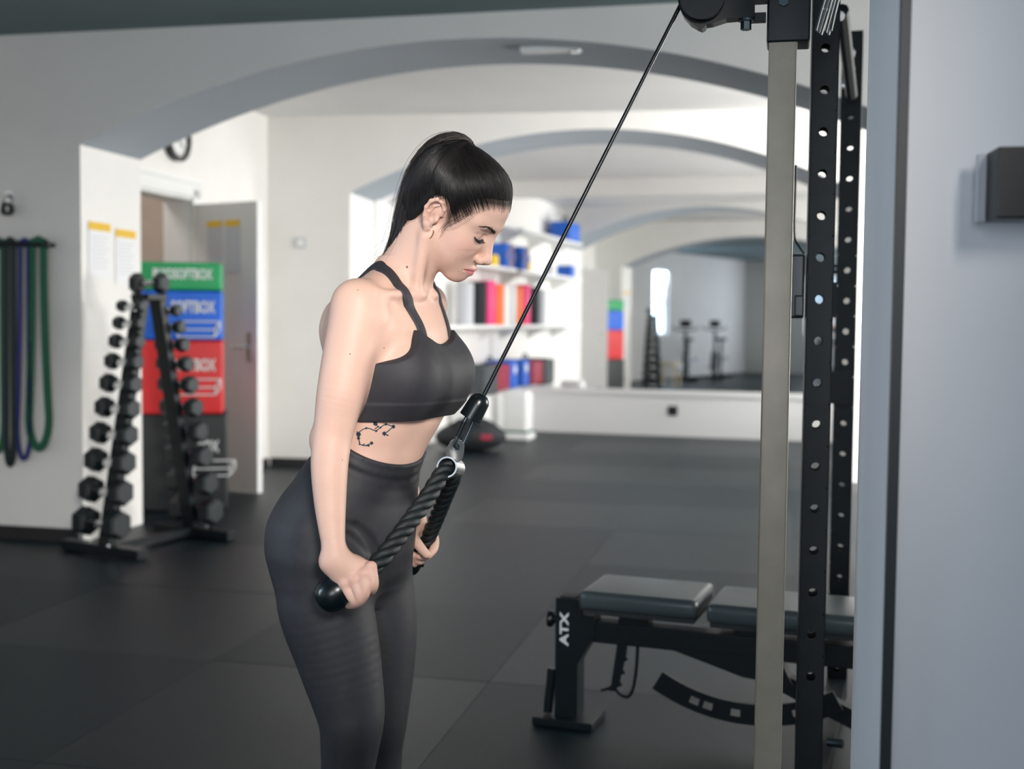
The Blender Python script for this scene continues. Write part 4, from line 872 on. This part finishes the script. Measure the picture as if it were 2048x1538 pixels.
# waist line of the leggings: high at the sides and back, lowest in front
def waist_z(x, y):
    cx, cy = at(745, 900, 2.35)[:2]; fwd = (x - cx) * BF[0] + (y - cy) * BF[1]; return at(700, 890, 2.25)[2] + .014 - fwd * .62
vb = Vol((at(615, 900, 2.18)[0] - .02, 2.04, .668), (.012, 2.625, 1.565), .00175)
fill(vb, torso + bust); gx, gy, gz = vb.grid(); nz_ = int((1.0 - vb.lo[2]) / vb.h); gz_ = gz[:, :, :nz_]; vb.d[:, :, :nz_] += np.float32(.010) * np.clip((waist_z(gx, gy).astype(np.float32) - np.float32(.012) - gz_) / np.float32(.012), 0, 1)
fill(vb, shoulder + neck + skull); fill(vb, face); fill(vb, ear); fill(vb, armR + armL); fill(vb, handR); fill(vb, handL)
body = net_object([surface_net(vb)], 'body', skin_mat(), prs, tint); del vb

# --- leggings: offset of hips and legs, cut at the waistband
mat('legging', (.019, .020, .025), .62, noise=.12, nscale=60, bump=.035, bscale=900)
mat('bra_knit', (.024, .023, .028), .65, noise=.10, nscale=70, bump=.04, bscale=900)
vl = Vol((at(520, 600, 2.35)[0] - .02, 2.0, .02), (at(860, 600, 2.5)[0] + .04, 2.64, 1.06), .004)
fill(vl, torso); fill(vl, legR); vtmp = Vol(vl.lo, vl.lo + vl.h * (vl.n - 1), vl.h); fill(vl, [])
for p in legL: vl.put(p)
gx, gy, gz = vl.grid()
wzc = at(760, 912, 2.25)[2]
vl.d -= .0042
wdist = (waist_z(gx, gy) - gz).astype(np.float32)
for c_, a_, w_ in ((.010, .0010, .006), (.034, .0016, .007), (.052, .0011, .008), (.085, .0008, .012)): vl.d += a_ * np.exp(-((wdist - c_) / w_) ** 2)
def vol_hit(vol, px_, py_):
    d = ray(px_, py_)
    for Y in np.arange(2.0, 2.6, .003):
        q = CAMP + d * (Y / d[1]); i = np.round((q - vol.lo) / vol.h).astype(int)
        if (i >= 0).all() and (i < vol.n).all() and vol.d[tuple(i)] < 0: return q
    return at(px_, py_, 2.3)
for pl_, dep, wd in (([(712, 1052), (728, 1072), (741, 1096), (747, 1122)], .0045, .007), ([(694, 1068), (714, 1082), (734, 1104)], .003, .006), ([(696, 1048), (722, 1058), (742, 1078), (754, 1100)], .0025, .006), ([(752, 1128), (775, 1098), (806, 1050)], .004, .009)):
    pp = spline([vol_hit(vl, *q) for q in pl_], 12); seg_ = limb([(q, 0.) for q in pp], .0, 1); q_, g_ = vl.sl(np.min(pp, 0), np.max(pp, 0), .03); vl.d[q_] += (dep * np.exp(-(seg_[0](*g_) / wd) ** 2)).astype(np.float32)
wb_ = np.maximum(0, .0028 * np.clip((gz - (waist_z(gx, gy) - .028)) * 400, 0, 1)); vl.d -= wb_.astype(np.float32) * .4
vl.d = np.maximum(vl.d, (gz - waist_z(gx, gy)).astype(np.float32) * .93)
vl.d = np.maximum(vl.d, (.085 - gz).astype(np.float32))
leg = net_object([surface_net(vl)], 'leggings', 'legging', prs)
# feet in simple black trainers
vf = Vol(V(at(640, 1800, 2.4)[0], 2.05, -.02), V(at(930, 1800, 2.4)[0], 2.62, .16), .004); fill(vf, footR); fill(vf, footL); vf.d -= .006
gx, gy, gz = vf.grid(); vf.d = np.maximum(vf.d, (.004 - gz + 0 * gx + 0 * gy).astype(np.float32)); vf.d = np.maximum(vf.d, (gz - .115 + 0 * gx + 0 * gy).astype(np.float32))
net_object([surface_net(vf)], 'trainers', 'black_matte', prs)

# --- sports bra: offset of the chest, bounded by neckline, armholes and band
vb2 = Vol((at(640, 600, 2.35)[0], 2.02, at(700, 856, 2.35)[2]), (at(960, 600, 2.4)[0] + .04, 2.62, 1.33), .0028)
fill(vb2, [TORSO] + [(b_[0], b_[1], b_[2], .05, 'u') for b_ in bust] + [ellip(off(781, 752, .088, 0), (.046, .05, .056), BAX, .03)] + shoulder[:4] + neck[:2])
gx, gy, gz = vb2.grid(); ccx = smooth_interp(np.clip(gz, SEC[0, 0], SEC[-1, 0]), SEC[:, 0], SEC[:, 1]); ccy = smooth_interp(np.clip(gz, SEC[0, 0], SEC[-1, 0]), SEC[:, 0], SEC[:, 2])
fw = (gx - ccx) * BF[0] + (gy - ccy) * BF[1]; rt = (gx - ccx) * BR[0] + (gy - ccy) * BR[1]; art = np.abs(rt)
z_band = at(717, 843, 2.2)[2]; z_scoop = at(905, 690, 2.24)[2]; z_arm = at(770, 728, 2.2)[2]; z_join = at(838, 665, 2.22)[2]
f1 = z_scoop + (z_join - z_scoop) * np.clip(art / .060, 0, 1.6) ** 2.2
f2 = z_arm + (z_join - z_arm) * np.clip((.150 - art) / (.150 - .070), 0, 1.6) ** 2.0
dist_f = gz - np.minimum(f1, f2)
dist_b = gz - (z_arm - .015 + .10 * np.exp(-(art / .05) ** 2))
wgt = np.clip(fw / .03 + .5, 0, 1); reg_ = (dist_f * wgt + dist_b * (1 - wgt)) * .8
vb2.d -= .0036
rib = .0016 * np.clip((at(735, 808, 2.2)[2] - gz) * 500 + .5, 0, 1) + 0 * gx
vb2.d -= rib.astype(np.float32)
vb2.d = np.maximum(vb2.d, reg_.astype(np.float32)); vb2.d = np.maximum(vb2.d, (z_band - gz - .02 * (rt) + 0 * gx).astype(np.float32))
inner = Vol(vb2.lo, vb2.lo + vb2.h * (vb2.n - 1), vb2.h)
bra = net_object([surface_net(vb2)], 'sports_bra', 'bra_knit', prs)

# --- hair
from mathutils.bvhtree import BVHTree
def bvh_of(o): w = ORG[o.name]; return BVHTree.FromPolygons([tuple(np.array(v.co) + w) for v in o.data.vertices], [tuple(p.vertices) for p in o.data.polygons])
BV = bvh_of(body)
def hit(px_, py_, lift=0.):
    d = ray(px_, py_); r_ = BV.ray_cast(Vector(CAMP), Vector(d).normalized()); 
    if r_[0] is None: return at(px_, py_, 2.3), -unit(d)
    n = np.array(r_[1]); n = n if n @ d < 0 else -n; return np.array(r_[0]) + n * lift, n
def surf(u_, r_, lift=0.):
    o = H(.25, u_, r_); r2 = BV.ray_cast(Vector(o), Vector(-hf))
    if r2[0] is None: return H(.08, u_, r_), hf
    n = np.array(r2[1]); n = n if n @ hf > 0 else -n; return np.array(r2[0]) + n * lift, n
# straps of the sports bra, laid over the shoulders and down the back
def ribbon(path, width, name, lift=.0060, n=120):
    C_ = spline(path, n); P_ = []; N_ = []
    for c in C_:
        loc, nor, _i, _d = BV.find_nearest(Vector(c)); loc = np.array(loc); nor = np.array(nor); nor = nor if nor @ (N_[-1] if N_ else unit(CAMP - loc)) >= 0 else -nor
        P_.append(loc); N_.append(nor)
    P_ = np.array(P_); N_ = np.array(N_)
    for _ in range(60): P_[1:-1] = (P_[:-2] + 2 * P_[1:-1] + P_[2:]) / 4; N_[1:-1] = (N_[:-2] + 2 * N_[1:-1] + N_[2:]) / 4
    N_ /= np.linalg.norm(N_, axis=1)[:, None]; T_ = np.gradient(P_, axis=0); T_ /= np.linalg.norm(T_, axis=1)[:, None]; S_ = np.cross(T_, N_); mb = MB(); K = 8
    tk = np.linspace(-.5, .5, K); Q = np.zeros((n, K, 3)); O = np.zeros((n, K))
    for i in range(n):
        w = width[0] + (width[1] - width[0]) * i / (n - 1)
        for k in range(K):
            Q[i, k] = P_[i] + S_[i] * w * tk[k]; h_ = BV.ray_cast(Vector(Q[i, k] + N_[i] * .05), Vector(-N_[i]), .1)
            O[i, k] = (.05 - h_[3]) if h_[0] is not None else O[i - 1, k]
    O = np.clip(O, -.02, .02); mx = O.copy()
    for d_ in range(1, 4): mx[d_:] = np.maximum(mx[d_:], O[:-d_]); mx[:-d_] = np.maximum(mx[:-d_], O[d_:])
    for _ in range(8): mx[1:-1] = (mx[:-2] + 2 * mx[1:-1] + mx[2:]) / 4
    for i in range(n):
        for k in range(K): mb.v.append(tuple(Q[i, k] + N_[i] * (mx[i, k] + lift * .55 * (.4 + .6 * (1 - (2 * abs(tk[k])) ** 4)))))
        for k in range(K - 1, -1, -1): mb.v.append(tuple(Q[i, k] + N_[i] * (mx[i, k] - .004)))
    m2 = 2 * K
    for i in range(n - 1):
        for k in range(m2): mb.f.append((i * m2 + k, i * m2 + (k + 1) % m2, (i + 1) * m2 + (k + 1) % m2, (i + 1) * m2 + k))
    return mb.build(name, 'bra_knit', prs, smooth=True, angle=70)
def bk(r_, z_): return V(*at(776, 640, 2.35)[:2], z_) - BF * .115 + BR * r_
ribbon([hit(856, 700)[0], hit(846, 668)[0], hit(832, 636)[0], hit(812, 598)[0], hit(790, 562)[0], hit(771, 541)[0], hit(760, 537)[0], hit(756, 536)[0] + V(0, .03, 0), bk(.05, 1.25), bk(.025, 1.18), bk(.02, 1.10)], (.021, .024), 'strap')
ribbon([at(924, 690, 2.325), at(915, 664, 2.345), at(904, 640, 2.36), at(890, 614, 2.375), at(876, 592, 2.385), at(864, 575, 2.395), at(846, 558, 2.42), bk(-.05, 1.27), bk(-.025, 1.18), bk(-.02, 1.10)], (.021, .024), 'strap')
vx = Vol(HO - .15, HO + .15, .0022); fill(vx, skull + [neck[1], he(-.030, -.020, 0, .066, .060, .062, .03)])
gx, gy, gz = vx.grid(); lf_ = (gx - HO[0]) * hf[0] + (gy - HO[1]) * hf[1] + (gz - HO[2]) * hf[2]; lu_ = (gx - HO[0]) * hu[0] + (gy - HO[1]) * hu[1] + (gz - HO[2]) * hu[2]
sd = poly_sd(lf_, lu_, HPOLY); vx.d -= (-.0018 + .0078 * np.clip((-sd - .004) / .042, 0, 1)).astype(np.float32); vx.d = np.maximum(vx.d, (sd + .003 + .013 * np.clip((lf_ - .022) / .02, 0, 1)).astype(np.float32))
PT = [J(938, 296, 2.315, 13), J(922, 285, 2.315, 16), J(900, 288, 2.315, 21), J(872, 307, 2.315, 27), J(846, 348, 2.315, 29), J(828, 395, 2.318, 27), J(815, 440, 2.32, 25), J(800, 480, 2.325, 19), J(778, 515, 2.33, 11), J(757, 538, 2.335, 5), J(744, 552, 2.34, 2)]
mat('hair_cap', (.0075, .0072, .0072), .6, noise=.3, nscale=50, spec=.25, bump=.08, bscale=300); hair_m = mat('hair', (.0085, .0080, .0080), .34, noise=.3, nscale=50, spec=.45); mat('hair_soft', (.013, .010, .009), .40, spec=.5); mat('hair_brown', (.022, .014, .010), .38, spec=.45)
hair = net_object([surface_net(vx)], 'hair', 'hair_cap', prs); BVX = bvh_of(hair)
vp = Vol(np.min([p for p, r in PT], 0) - .05, np.max([p for p, r in PT], 0) + .05, .0025); fill(vp, chain([(p, r * .80) for p, r in PT[:-1]], .02))
pony = net_object([surface_net(vp)], 'ponytail', 'hair', prs)
def strands_obj(paths, rad, name, material, parent):
    """paths (S, N, 3), rad (N,) -> thin three-sided strands in one mesh"""
    Pm = np.asarray(paths); S_, N_, _ = Pm.shape; T = np.gradient(Pm, axis=1); T /= np.linalg.norm(T, axis=2, keepdims=True) + 1e-9
    a = np.cross(T, V(.3, .9, .2)); a /= np.linalg.norm(a, axis=2, keepdims=True) + 1e-9; b = np.cross(T, a); rad = np.asarray(rad)[None, :, None]
    Vv = np.stack([Pm + rad * (math.cos(t) * a + math.sin(t) * b) for t in (0, 2.094, 4.189)], 2).reshape(-1, 3)
    base = (np.arange(S_)[:, None] * N_ + np.arange(N_ - 1)[None, :]).reshape(-1) * 3; Fq = [np.stack([base + j, base + (j + 1) % 3, base + 3 + (j + 1) % 3, base + 3 + j], 1) for j in range(3)]
    o = net_object([(Vv, np.concatenate(Fq))], name, material, parent); o['kind'] = 'stuff'; return o
def on_hair(D, lift, bv=None):
    """points on the hair surface along unit directions D (head axes) from the skull centre"""
    c = HO + hf * SKC[0] + hu * SKC[1]; out = []
    for d, l in zip(D, lift):
        w = hf * d[0] + hu * d[1] + hr * d[2]; best = 0; sr = float(skull_r(np.array([d]))[0]); e_ = SKC + d * sr; gd = .003 if (abs(e_[2]) > .052 and -.042 < e_[0] < .021 and e_[1] < .018) else .013
        for b_ in (BVX, BV) if bv is None else bv:
            h_ = b_.ray_cast(Vector(c + w * .16), Vector(-w), .12)
            if h_[0] is not None and .16 - h_[3] < sr + (.035 if b_ is BVX else gd): best = max(best, .16 - h_[3])
        if best == 0: best = sr
        out.append(c + w * (best + l))
    return np.array(out)
SKC = V(-.014, .030, 0.); SK1 = V(.096, .082, .0745); S2C = V(.030, .034, 0); SK2 = V(.058, .062, .060)
def skull_r(D):
    """distance from the skull centre to its surface along unit directions D (n,3) in head axes (f,u,r)"""
    r1 = 1 / np.sqrt(((D / SK1) ** 2).sum(1)); o = (SKC - S2C) / SK2; q = D / SK2; A = (q * q).sum(1); B = (q * o).sum(1); Cc = (o * o).sum() - 1; disc = B * B - A * Cc
    r2 = np.where(disc > 0, (-B + np.sqrt(np.maximum(disc, 0))) / A, 0); return np.maximum(r1, r2)
base_d = unit(V(-.047, .104, 0) - SKC); paths = []; tt = np.linspace(0, 1, 12)
cand = RNG.normal(size=(22000, 3)); cand /= np.linalg.norm(cand, axis=1)[:, None]; rr = skull_r(cand); pts = SKC + cand * rr[:, None]
ok = poly_sd(pts[:, 0], pts[:, 1], HPOLY) < .002; ok &= ~((np.abs(pts[:, 2]) > .055) & (pts[:, 0] > -.036) & (pts[:, 0] < .020) & (pts[:, 1] < .016)); cand = cand[ok]; sdc = poly_sd(SKC[0] + cand[:, 0] * skull_r(cand), SKC[1] + cand[:, 1] * skull_r(cand), HPOLY)
edge_ = cand[sdc > -.020]; cand = np.concatenate([cand[sdc < -.012][:2500], edge_[:1700]]); n_in = 2500
for d0 in cand:
    w = math.acos(np.clip(d0 @ base_d, -1, 1))
    if w < .12: continue
    D = (np.sin((1 - tt) * w)[:, None] * d0 + np.sin(tt * w)[:, None] * base_d) / math.sin(w); D = D + (np.sin(math.pi * tt) * (1 - .4 * tt) * .62 * min(1, max(0, (d0[0] + .25))))[:, None] * V(-.9, -.15, 0); D /= np.linalg.norm(D, axis=1)[:, None]
    lift = np.interp(tt, [0, .15, .8, 1], [.0001, .0006, .0010, .006]) + RNG.uniform(-.0001, .0009); paths.append(on_hair(D, lift))
strands_obj(paths[:2400], np.interp(tt, [0, .2, 1], [.00010, .00042, .00052]), 'hair_strands', 'hair', hair); strands_obj(paths[2400:], np.interp(tt, [0, .15, .45, 1], [.00003, .00012, .00034, .00045]), 'front_strands', 'hair_soft', hair)
# fine hairs leaving the hairline
paths = []
for k in range(380):
    t = RNG.uniform(0, .72); seg = [(.090, .058), (.066, .052), (.052, .038), (.040, .022), (.031, .004), (.026, -.016), (.020, -.036)]; i = min(int(t * 6), 5); a = t * 6 - i
    f0 = seg[i][0] * (1 - a) + seg[i + 1][0] * a + RNG.normal() * .002 + .0015; u0 = seg[i][1] * (1 - a) + seg[i + 1][1] * a + RNG.normal() * .002 - .001
    for s in (1, -1):
        aa = 1 - ((f0 - S2C[0]) / SK2[0]) ** 2 - ((u0 - S2C[1]) / SK2[1]) ** 2; r0 = SK2[2] * math.sqrt(max(aa, 0.0)); bb = 1 - ((f0 - SKC[0]) / SK1[0]) ** 2 - ((u0 - SKC[1]) / SK1[1]) ** 2; r0 = max(r0, SK1[2] * math.sqrt(max(bb, 0)))
        d0 = unit(V(f0, u0, s * r0) - SKC); w = math.acos(np.clip(d0 @ base_d, -1, 1)); tf = np.linspace(0, RNG.uniform(.10, .22), 7)
        D = (np.sin((1 - tf) * w)[:, None] * d0 + np.sin(tf * w)[:, None] * base_d) / math.sin(w); D = D + (np.sin(math.pi * tf) * .62 * min(1, max(0, d0[0] + .25)))[:, None] * V(-.9, -.15, 0); D /= np.linalg.norm(D, axis=1)[:, None]
        paths.append(on_hair(D, np.linspace(.0001, .0009, 7)))
strands_obj(paths, np.linspace(.00008, .00026, 7), 'hairline_wisps', 'hair', hair)
# ponytail strands
cen = np.array(spline([p for p, r in PT], 22)); cr = np.interp(np.linspace(0, 1, 22), np.linspace(0, 1, len(PT)), [r for p, r in PT]); Tn = np.gradient(cen, axis=0); Tn /= np.linalg.norm(Tn, axis=1)[:, None]; sa_ = np.cross(Tn, V(0, 1, 0)); sa_ /= np.linalg.norm(sa_, axis=1)[:, None]; sb_ = np.cross(Tn, sa_)
def pony_paths(n, lo, hi, wob):
    out = []
    for k in range(n):
        a = RNG.uniform(0, 6.283); q = math.sqrt(RNG.uniform(lo, hi)); tw = RNG.normal() * .25; i = np.arange(22) / 21; ph = RNG.uniform(0, 6.28, 2)
        an = a + tw * i; rad_ = cr * q * (1 + wob * np.sin(5 * i + ph[0]) * i) + .0015 * i * RNG.uniform(0, 1)
        end = RNG.uniform(.78, 1.04); P = cen + sa_ * (rad_ * np.cos(an))[:, None] + sb_ * (rad_ * np.sin(an))[:, None] + V(0, 0, 1) * 0
        idx = np.linspace(0, 21 * min(end, 1), 22); P = np.stack([np.interp(idx, np.arange(22), P[:, c]) for c in range(3)], 1); out.append(P)
    return out
strands_obj(pony_paths(1500, .6, 1.05, .10), np.interp(np.linspace(0, 1, 22), [0, .8, 1], [.0006, .00055, .0002]), 'ponytail_strands', 'hair', pony)
strands_obj(pony_paths(260, .8, 1.25, .20), np.interp(np.linspace(0, 1, 22), [0, .8, 1], [.0005, .0004, .0001]), 'brown_strands', 'hair_brown', pony)
# flyaway hairs and the lock across the ear
fl_ = []
for k in range(46):
    P = pony_paths(1, .95, 1.2, .3)[0]; d = RNG.normal(size=3) * .016; i = np.linspace(0, 1, 22)[:, None]; fl_.append(P + d * np.sin(i * math.pi * RNG.uniform(.6, 1.4)) * i ** .5)
strands_obj(fl_, np.full(22, .00016), 'flyaway_hairs', 'hair_brown', pony)
lock = []
for k in range(16):
    j = RNG.normal(size=2) * 4.5; pts_ = []
    for x_, y_, l_ in ((945, 418, .004), (928, 432, .004), (912, 442, .003), (900, 449, .003), (890, 456, .003), (884, 466, .002), (880, 474, .002)): pts_.append(hit(x_ + j[0] * .6, y_ + j[1] * (1.5 if x_ > 890 else .8), l_ * RNG.uniform(.5, 1))[0] if x_ > 852 else at(x_, y_ + j[1], 2.255))
    n_ = int(RNG.integers(4, 8)); lock.append(spline(pts_[:n_], 14))
strands_obj(lock, np.full(14, .00016), 'ear_lock', 'hair', hair)
tie = MB(); tc_ = [J(940, 303, 2.315, 15), J(931, 293, 2.315, 16)]; MB().ring(at(936, 297, 2.315), at(922, 281, 2.315) - at(940, 303, 2.315), .008, .0145, .007, 24).build('hair_tie', 'black_matte', prs, smooth=True)
# brows, lashes
for s in (1, -1):
    P = []
    for k in range(150):
        t = RNG.uniform(0, 1); r0 = s * (.0115 + .038 * t); u0 = .0115 + .0095 * math.sin(min(t * 1.25, 1) * 1.6) - .004 * max(0, t - .75) * 4 + RNG.normal() * .0016 * (1.15 - t)
        a, n = surf(u0, r0, .0003); b, _ = surf(u0 + .0028 * (1 - t) - .0008, r0 + s * .0055, .0012); P.append([a, a * .5 + b * .5 + n * .0004, b])
    strands_obj(P, [.00034, .00034, .0001], 'eyebrow', 'hair_brown', prs)
    P = []; line = []
    for k in range(30):
        t = k / 29; r0 = s * (.0175 + .029 * t); u0 = -.0108 - .0030 * math.sin(t * math.pi) + .003 * t; a, n = surf(u0, r0, .0003); line.append(a); dirn = unit(hf * .8 - hu * .55 + hr * s * (t - .35) * .9)
        for q in range(2): P.append([a, a + dirn * .0045 + hu * -.0006, a + dirn * (.0085 + .002 * t) + hu * .0012 + hr * RNG.normal() * .0006])
    MB().tube(line, .0009, 6).build('lash_line', 'hair', prs, smooth=True); strands_obj(P, [.00032, .00026, .0001], 'eyelashes', 'hair', prs)
# earrings, nose stud, moles
e0, n0 = hit(863, 453, .001); MB().ball(e0, .0026, 8).build('ear_stud', 'chrome', prs, smooth=True)
e1, n1 = hit(866, 463, .002); hp = [e1 + (hu * math.cos(t) * .0085 + unit(hr * .6 + hf * .6) * math.sin(t) * .0062) - hu * .0065 for t in np.linspace(0, 2 * math.pi, 25)[:-1]]
MB().tube(hp, .0011, 8, closed=True).build('hoop_earring', 'gold', prs, smooth=True)
e2, n2 = hit(965, 514, .0004); MB().ball(e2, .0013, 6).build('nose_stud', 'gold', prs, smooth=True)
mat('mole', (.16, .07, .05), .6)
for x_, y_, r_ in ((814, 534, .0022), (716, 580, .0011), (768, 696, .0011), (700, 708, .0012), (917, 543, .0007), (685, 920, .001)):
    p_, n_ = hit(x_, y_); MB().ball(p_, (r_, r_, r_ * .35), 6, (unit(np.cross(n_, Z3)), unit(np.cross(n_, np.cross(n_, Z3))), n_)).build('mole', 'mole', prs, smooth=True)
# tattoo on the ribs: a line drawing of stems and blossoms lying on the skin
def tz(x, y): return 640 + x * .299, 780 + y * .299
tat = MB()
def tline(pts_, w=.0009):
    P = [hit(*tz(*p), .0002)[0] for p in spline([V(*q, 0) for q in pts_], 4 * len(pts_)) for p in [(p[0], p[1])]]; tat.tube(P, w, 5)
for L_ in ([(245, 292), (310, 255), (375, 275)], [(375, 275), (405, 250), (440, 230), (490, 245)], [(365, 262), (395, 240)], [(490, 245), (455, 275), (430, 292)], [(430, 292), (452, 302)], [(370, 225), (392, 250)], [(247, 275), (258, 320), (265, 362)], [(265, 362), (300, 372), (345, 355)], [(300, 372), (330, 372)], [(285, 368), (300, 360)], [(262, 340), (268, 352)]): tline(L_)
for x_, y_, n_, r_ in ((258, 296, 7, 15), (370, 224, 6, 15), (490, 244, 6, 12), (430, 291, 6, 14), (345, 354, 5, 11), (310, 255, 4, 7), (375, 274, 4, 8), (440, 229, 5, 9), (258, 322, 5, 10), (405, 250, 4, 6), (452, 302, 4, 5), (325, 372, 4, 7), (265, 362, 4, 6)):
    for k in range(n_):
        a = 2 * math.pi * k / n_ + .3; tline([(x_, y_), (x_ + r_ * .6 * math.cos(a), y_ + r_ * .6 * math.sin(a)), (x_ + r_ * math.cos(a + .2), y_ + r_ * math.sin(a + .2))], .0013 if r_ > 9 else .001)
tat.build('tattoo', 'tattoo_ink', prs)
for o in (bpy.data.objects['tattoo'],): o['kind'] = 'stuff'

# ------------------------------------------------------------------ rope attachment
rope = thing('tricep_rope', 'black twisted pull-down rope with chrome clamp and round black ends', 'rope', at(900, 925, 2.30))
def twisted(path, R, pitch, name):
    P = np.array(spline(path, 150)); T = np.gradient(P, axis=0); ds = np.linalg.norm(T, axis=1); T /= ds[:, None]; s = np.concatenate([[0], np.cumsum(np.linalg.norm(np.diff(P, axis=0), axis=1))]); a = np.cross(T, V(.1, 1, .1)); a /= np.linalg.norm(a, axis=1)[:, None]; b = np.cross(T, a)
    for k in range(3):
        ph = 2 * math.pi * (s / pitch + k / 3); Q = P + R * .50 * (np.cos(ph)[:, None] * a + np.sin(ph)[:, None] * b)
        MB().tube(list(Q), R * .56, 10, up=(0, 1, 0)).build('rope_strand', 'rope_black', rope, smooth=True, fixn=False, angle=180)
RR1 = 18 * 2.2 / FPX
near_path = [at(903, 932, 2.305), at(884, 948, 2.285), at(858, 990, 2.255), at(826, 1035, 2.215), at(790, 1083, 2.17), at(757, 1124, 2.143), at(722, 1152, 2.140), at(694, 1172, 2.138), at(676, 1184, 2.138)]
far_path = [at(903, 932, 2.315), at(907, 952, 2.335), at(894, 985, 2.375), at(877, 1027, 2.425), at(860, 1068, 2.468), at(848, 1094, 2.482), at(838, 1116, 2.484), at(833, 1128, 2.484)]
twisted(near_path, RR1, .073, 'near'); twisted(far_path, RR1 * .95, .066, 'far')
def end_ball(c, axis, r, l):
    MB().lathe(c - unit(axis) * l * .5, axis, [(0, r * .45), (.0005, r * .62), (l * .12, r * .80), (l * .3, r * .96), (l * .5, r), (l * .7, r * .94), (l * .85, r * .78), (l * .95, r * .5), (l, .001)], 30).build('rope_end', 'black_plastic', rope, smooth=True, angle=180)
end_ball(at(667, 1187, 2.138), at(655, 1196, 2.138) - at(690, 1172, 2.138), 37 * 2.138 / FPX, .066)
end_ball(at(829, 1128, 2.484), at(826, 1140, 2.486) - at(838, 1112, 2.484), 15 * 2.48 / FPX, .05)
# clamp
ta, tb = at(893, 934, 2.275), at(911, 938, 2.345); tax = unit(tb - ta); MB().ring((ta + tb) / 2, tax, .0172, .0202, .034, 30).build('clamp_tube', 'satin_chrome', rope, smooth=True)
top_e = at(913, 893, 2.300); bot = (ta + tb) / 2; upv = unit(top_e - bot); upv = unit(upv); sd_ = unit(np.cross(upv, tax)); L_ = np.linalg.norm(top_e - bot)
def clp(a, b, d): return bot + upv * a + tax * b + sd_ * d
ctr = top_e; fr = unit(np.cross(upv, V(0, 1, 0))); mbp = MB()
# plate: tapered, with an eyelet hole, lying across the view
wv = unit(np.cross(unit(np.array(CAMP) - top_e), upv)); nv = unit(np.cross(upv, wv)); out = []; inn = []; N_ = 24; hr_ = .0062
for i in range(N_):
    t = 2 * math.pi * i / N_; c, s = math.cos(t), math.sin(t)
    if s >= 0: po = top_e + wv * .0150 * c + upv * .0150 * s
    else: po = top_e + wv * (.0150 + .008 * min(1, -s * 1.2)) * (c if abs(c) > .2 else c) + upv * (s * (L_ - .012))
    out.append(po); inn.append(top_e + wv * hr_ * c + upv * hr_ * s)
for d in (0, 1): mbp.v += [tuple(p + nv * (.0025 - .005 * d)) for p in out + inn]
for i in range(N_):
    j = (i + 1) % N_; o2 = 2 * N_
    mbp.f += [(i, j, N_ + j, N_ + i), (o2 + i, o2 + N_ + i, o2 + N_ + j, o2 + j), (i, o2 + i, o2 + j, j), (N_ + i, N_ + j, o2 + N_ + j, o2 + N_ + i)]
mbp.build('clamp_plate', 'satin_chrome', rope)
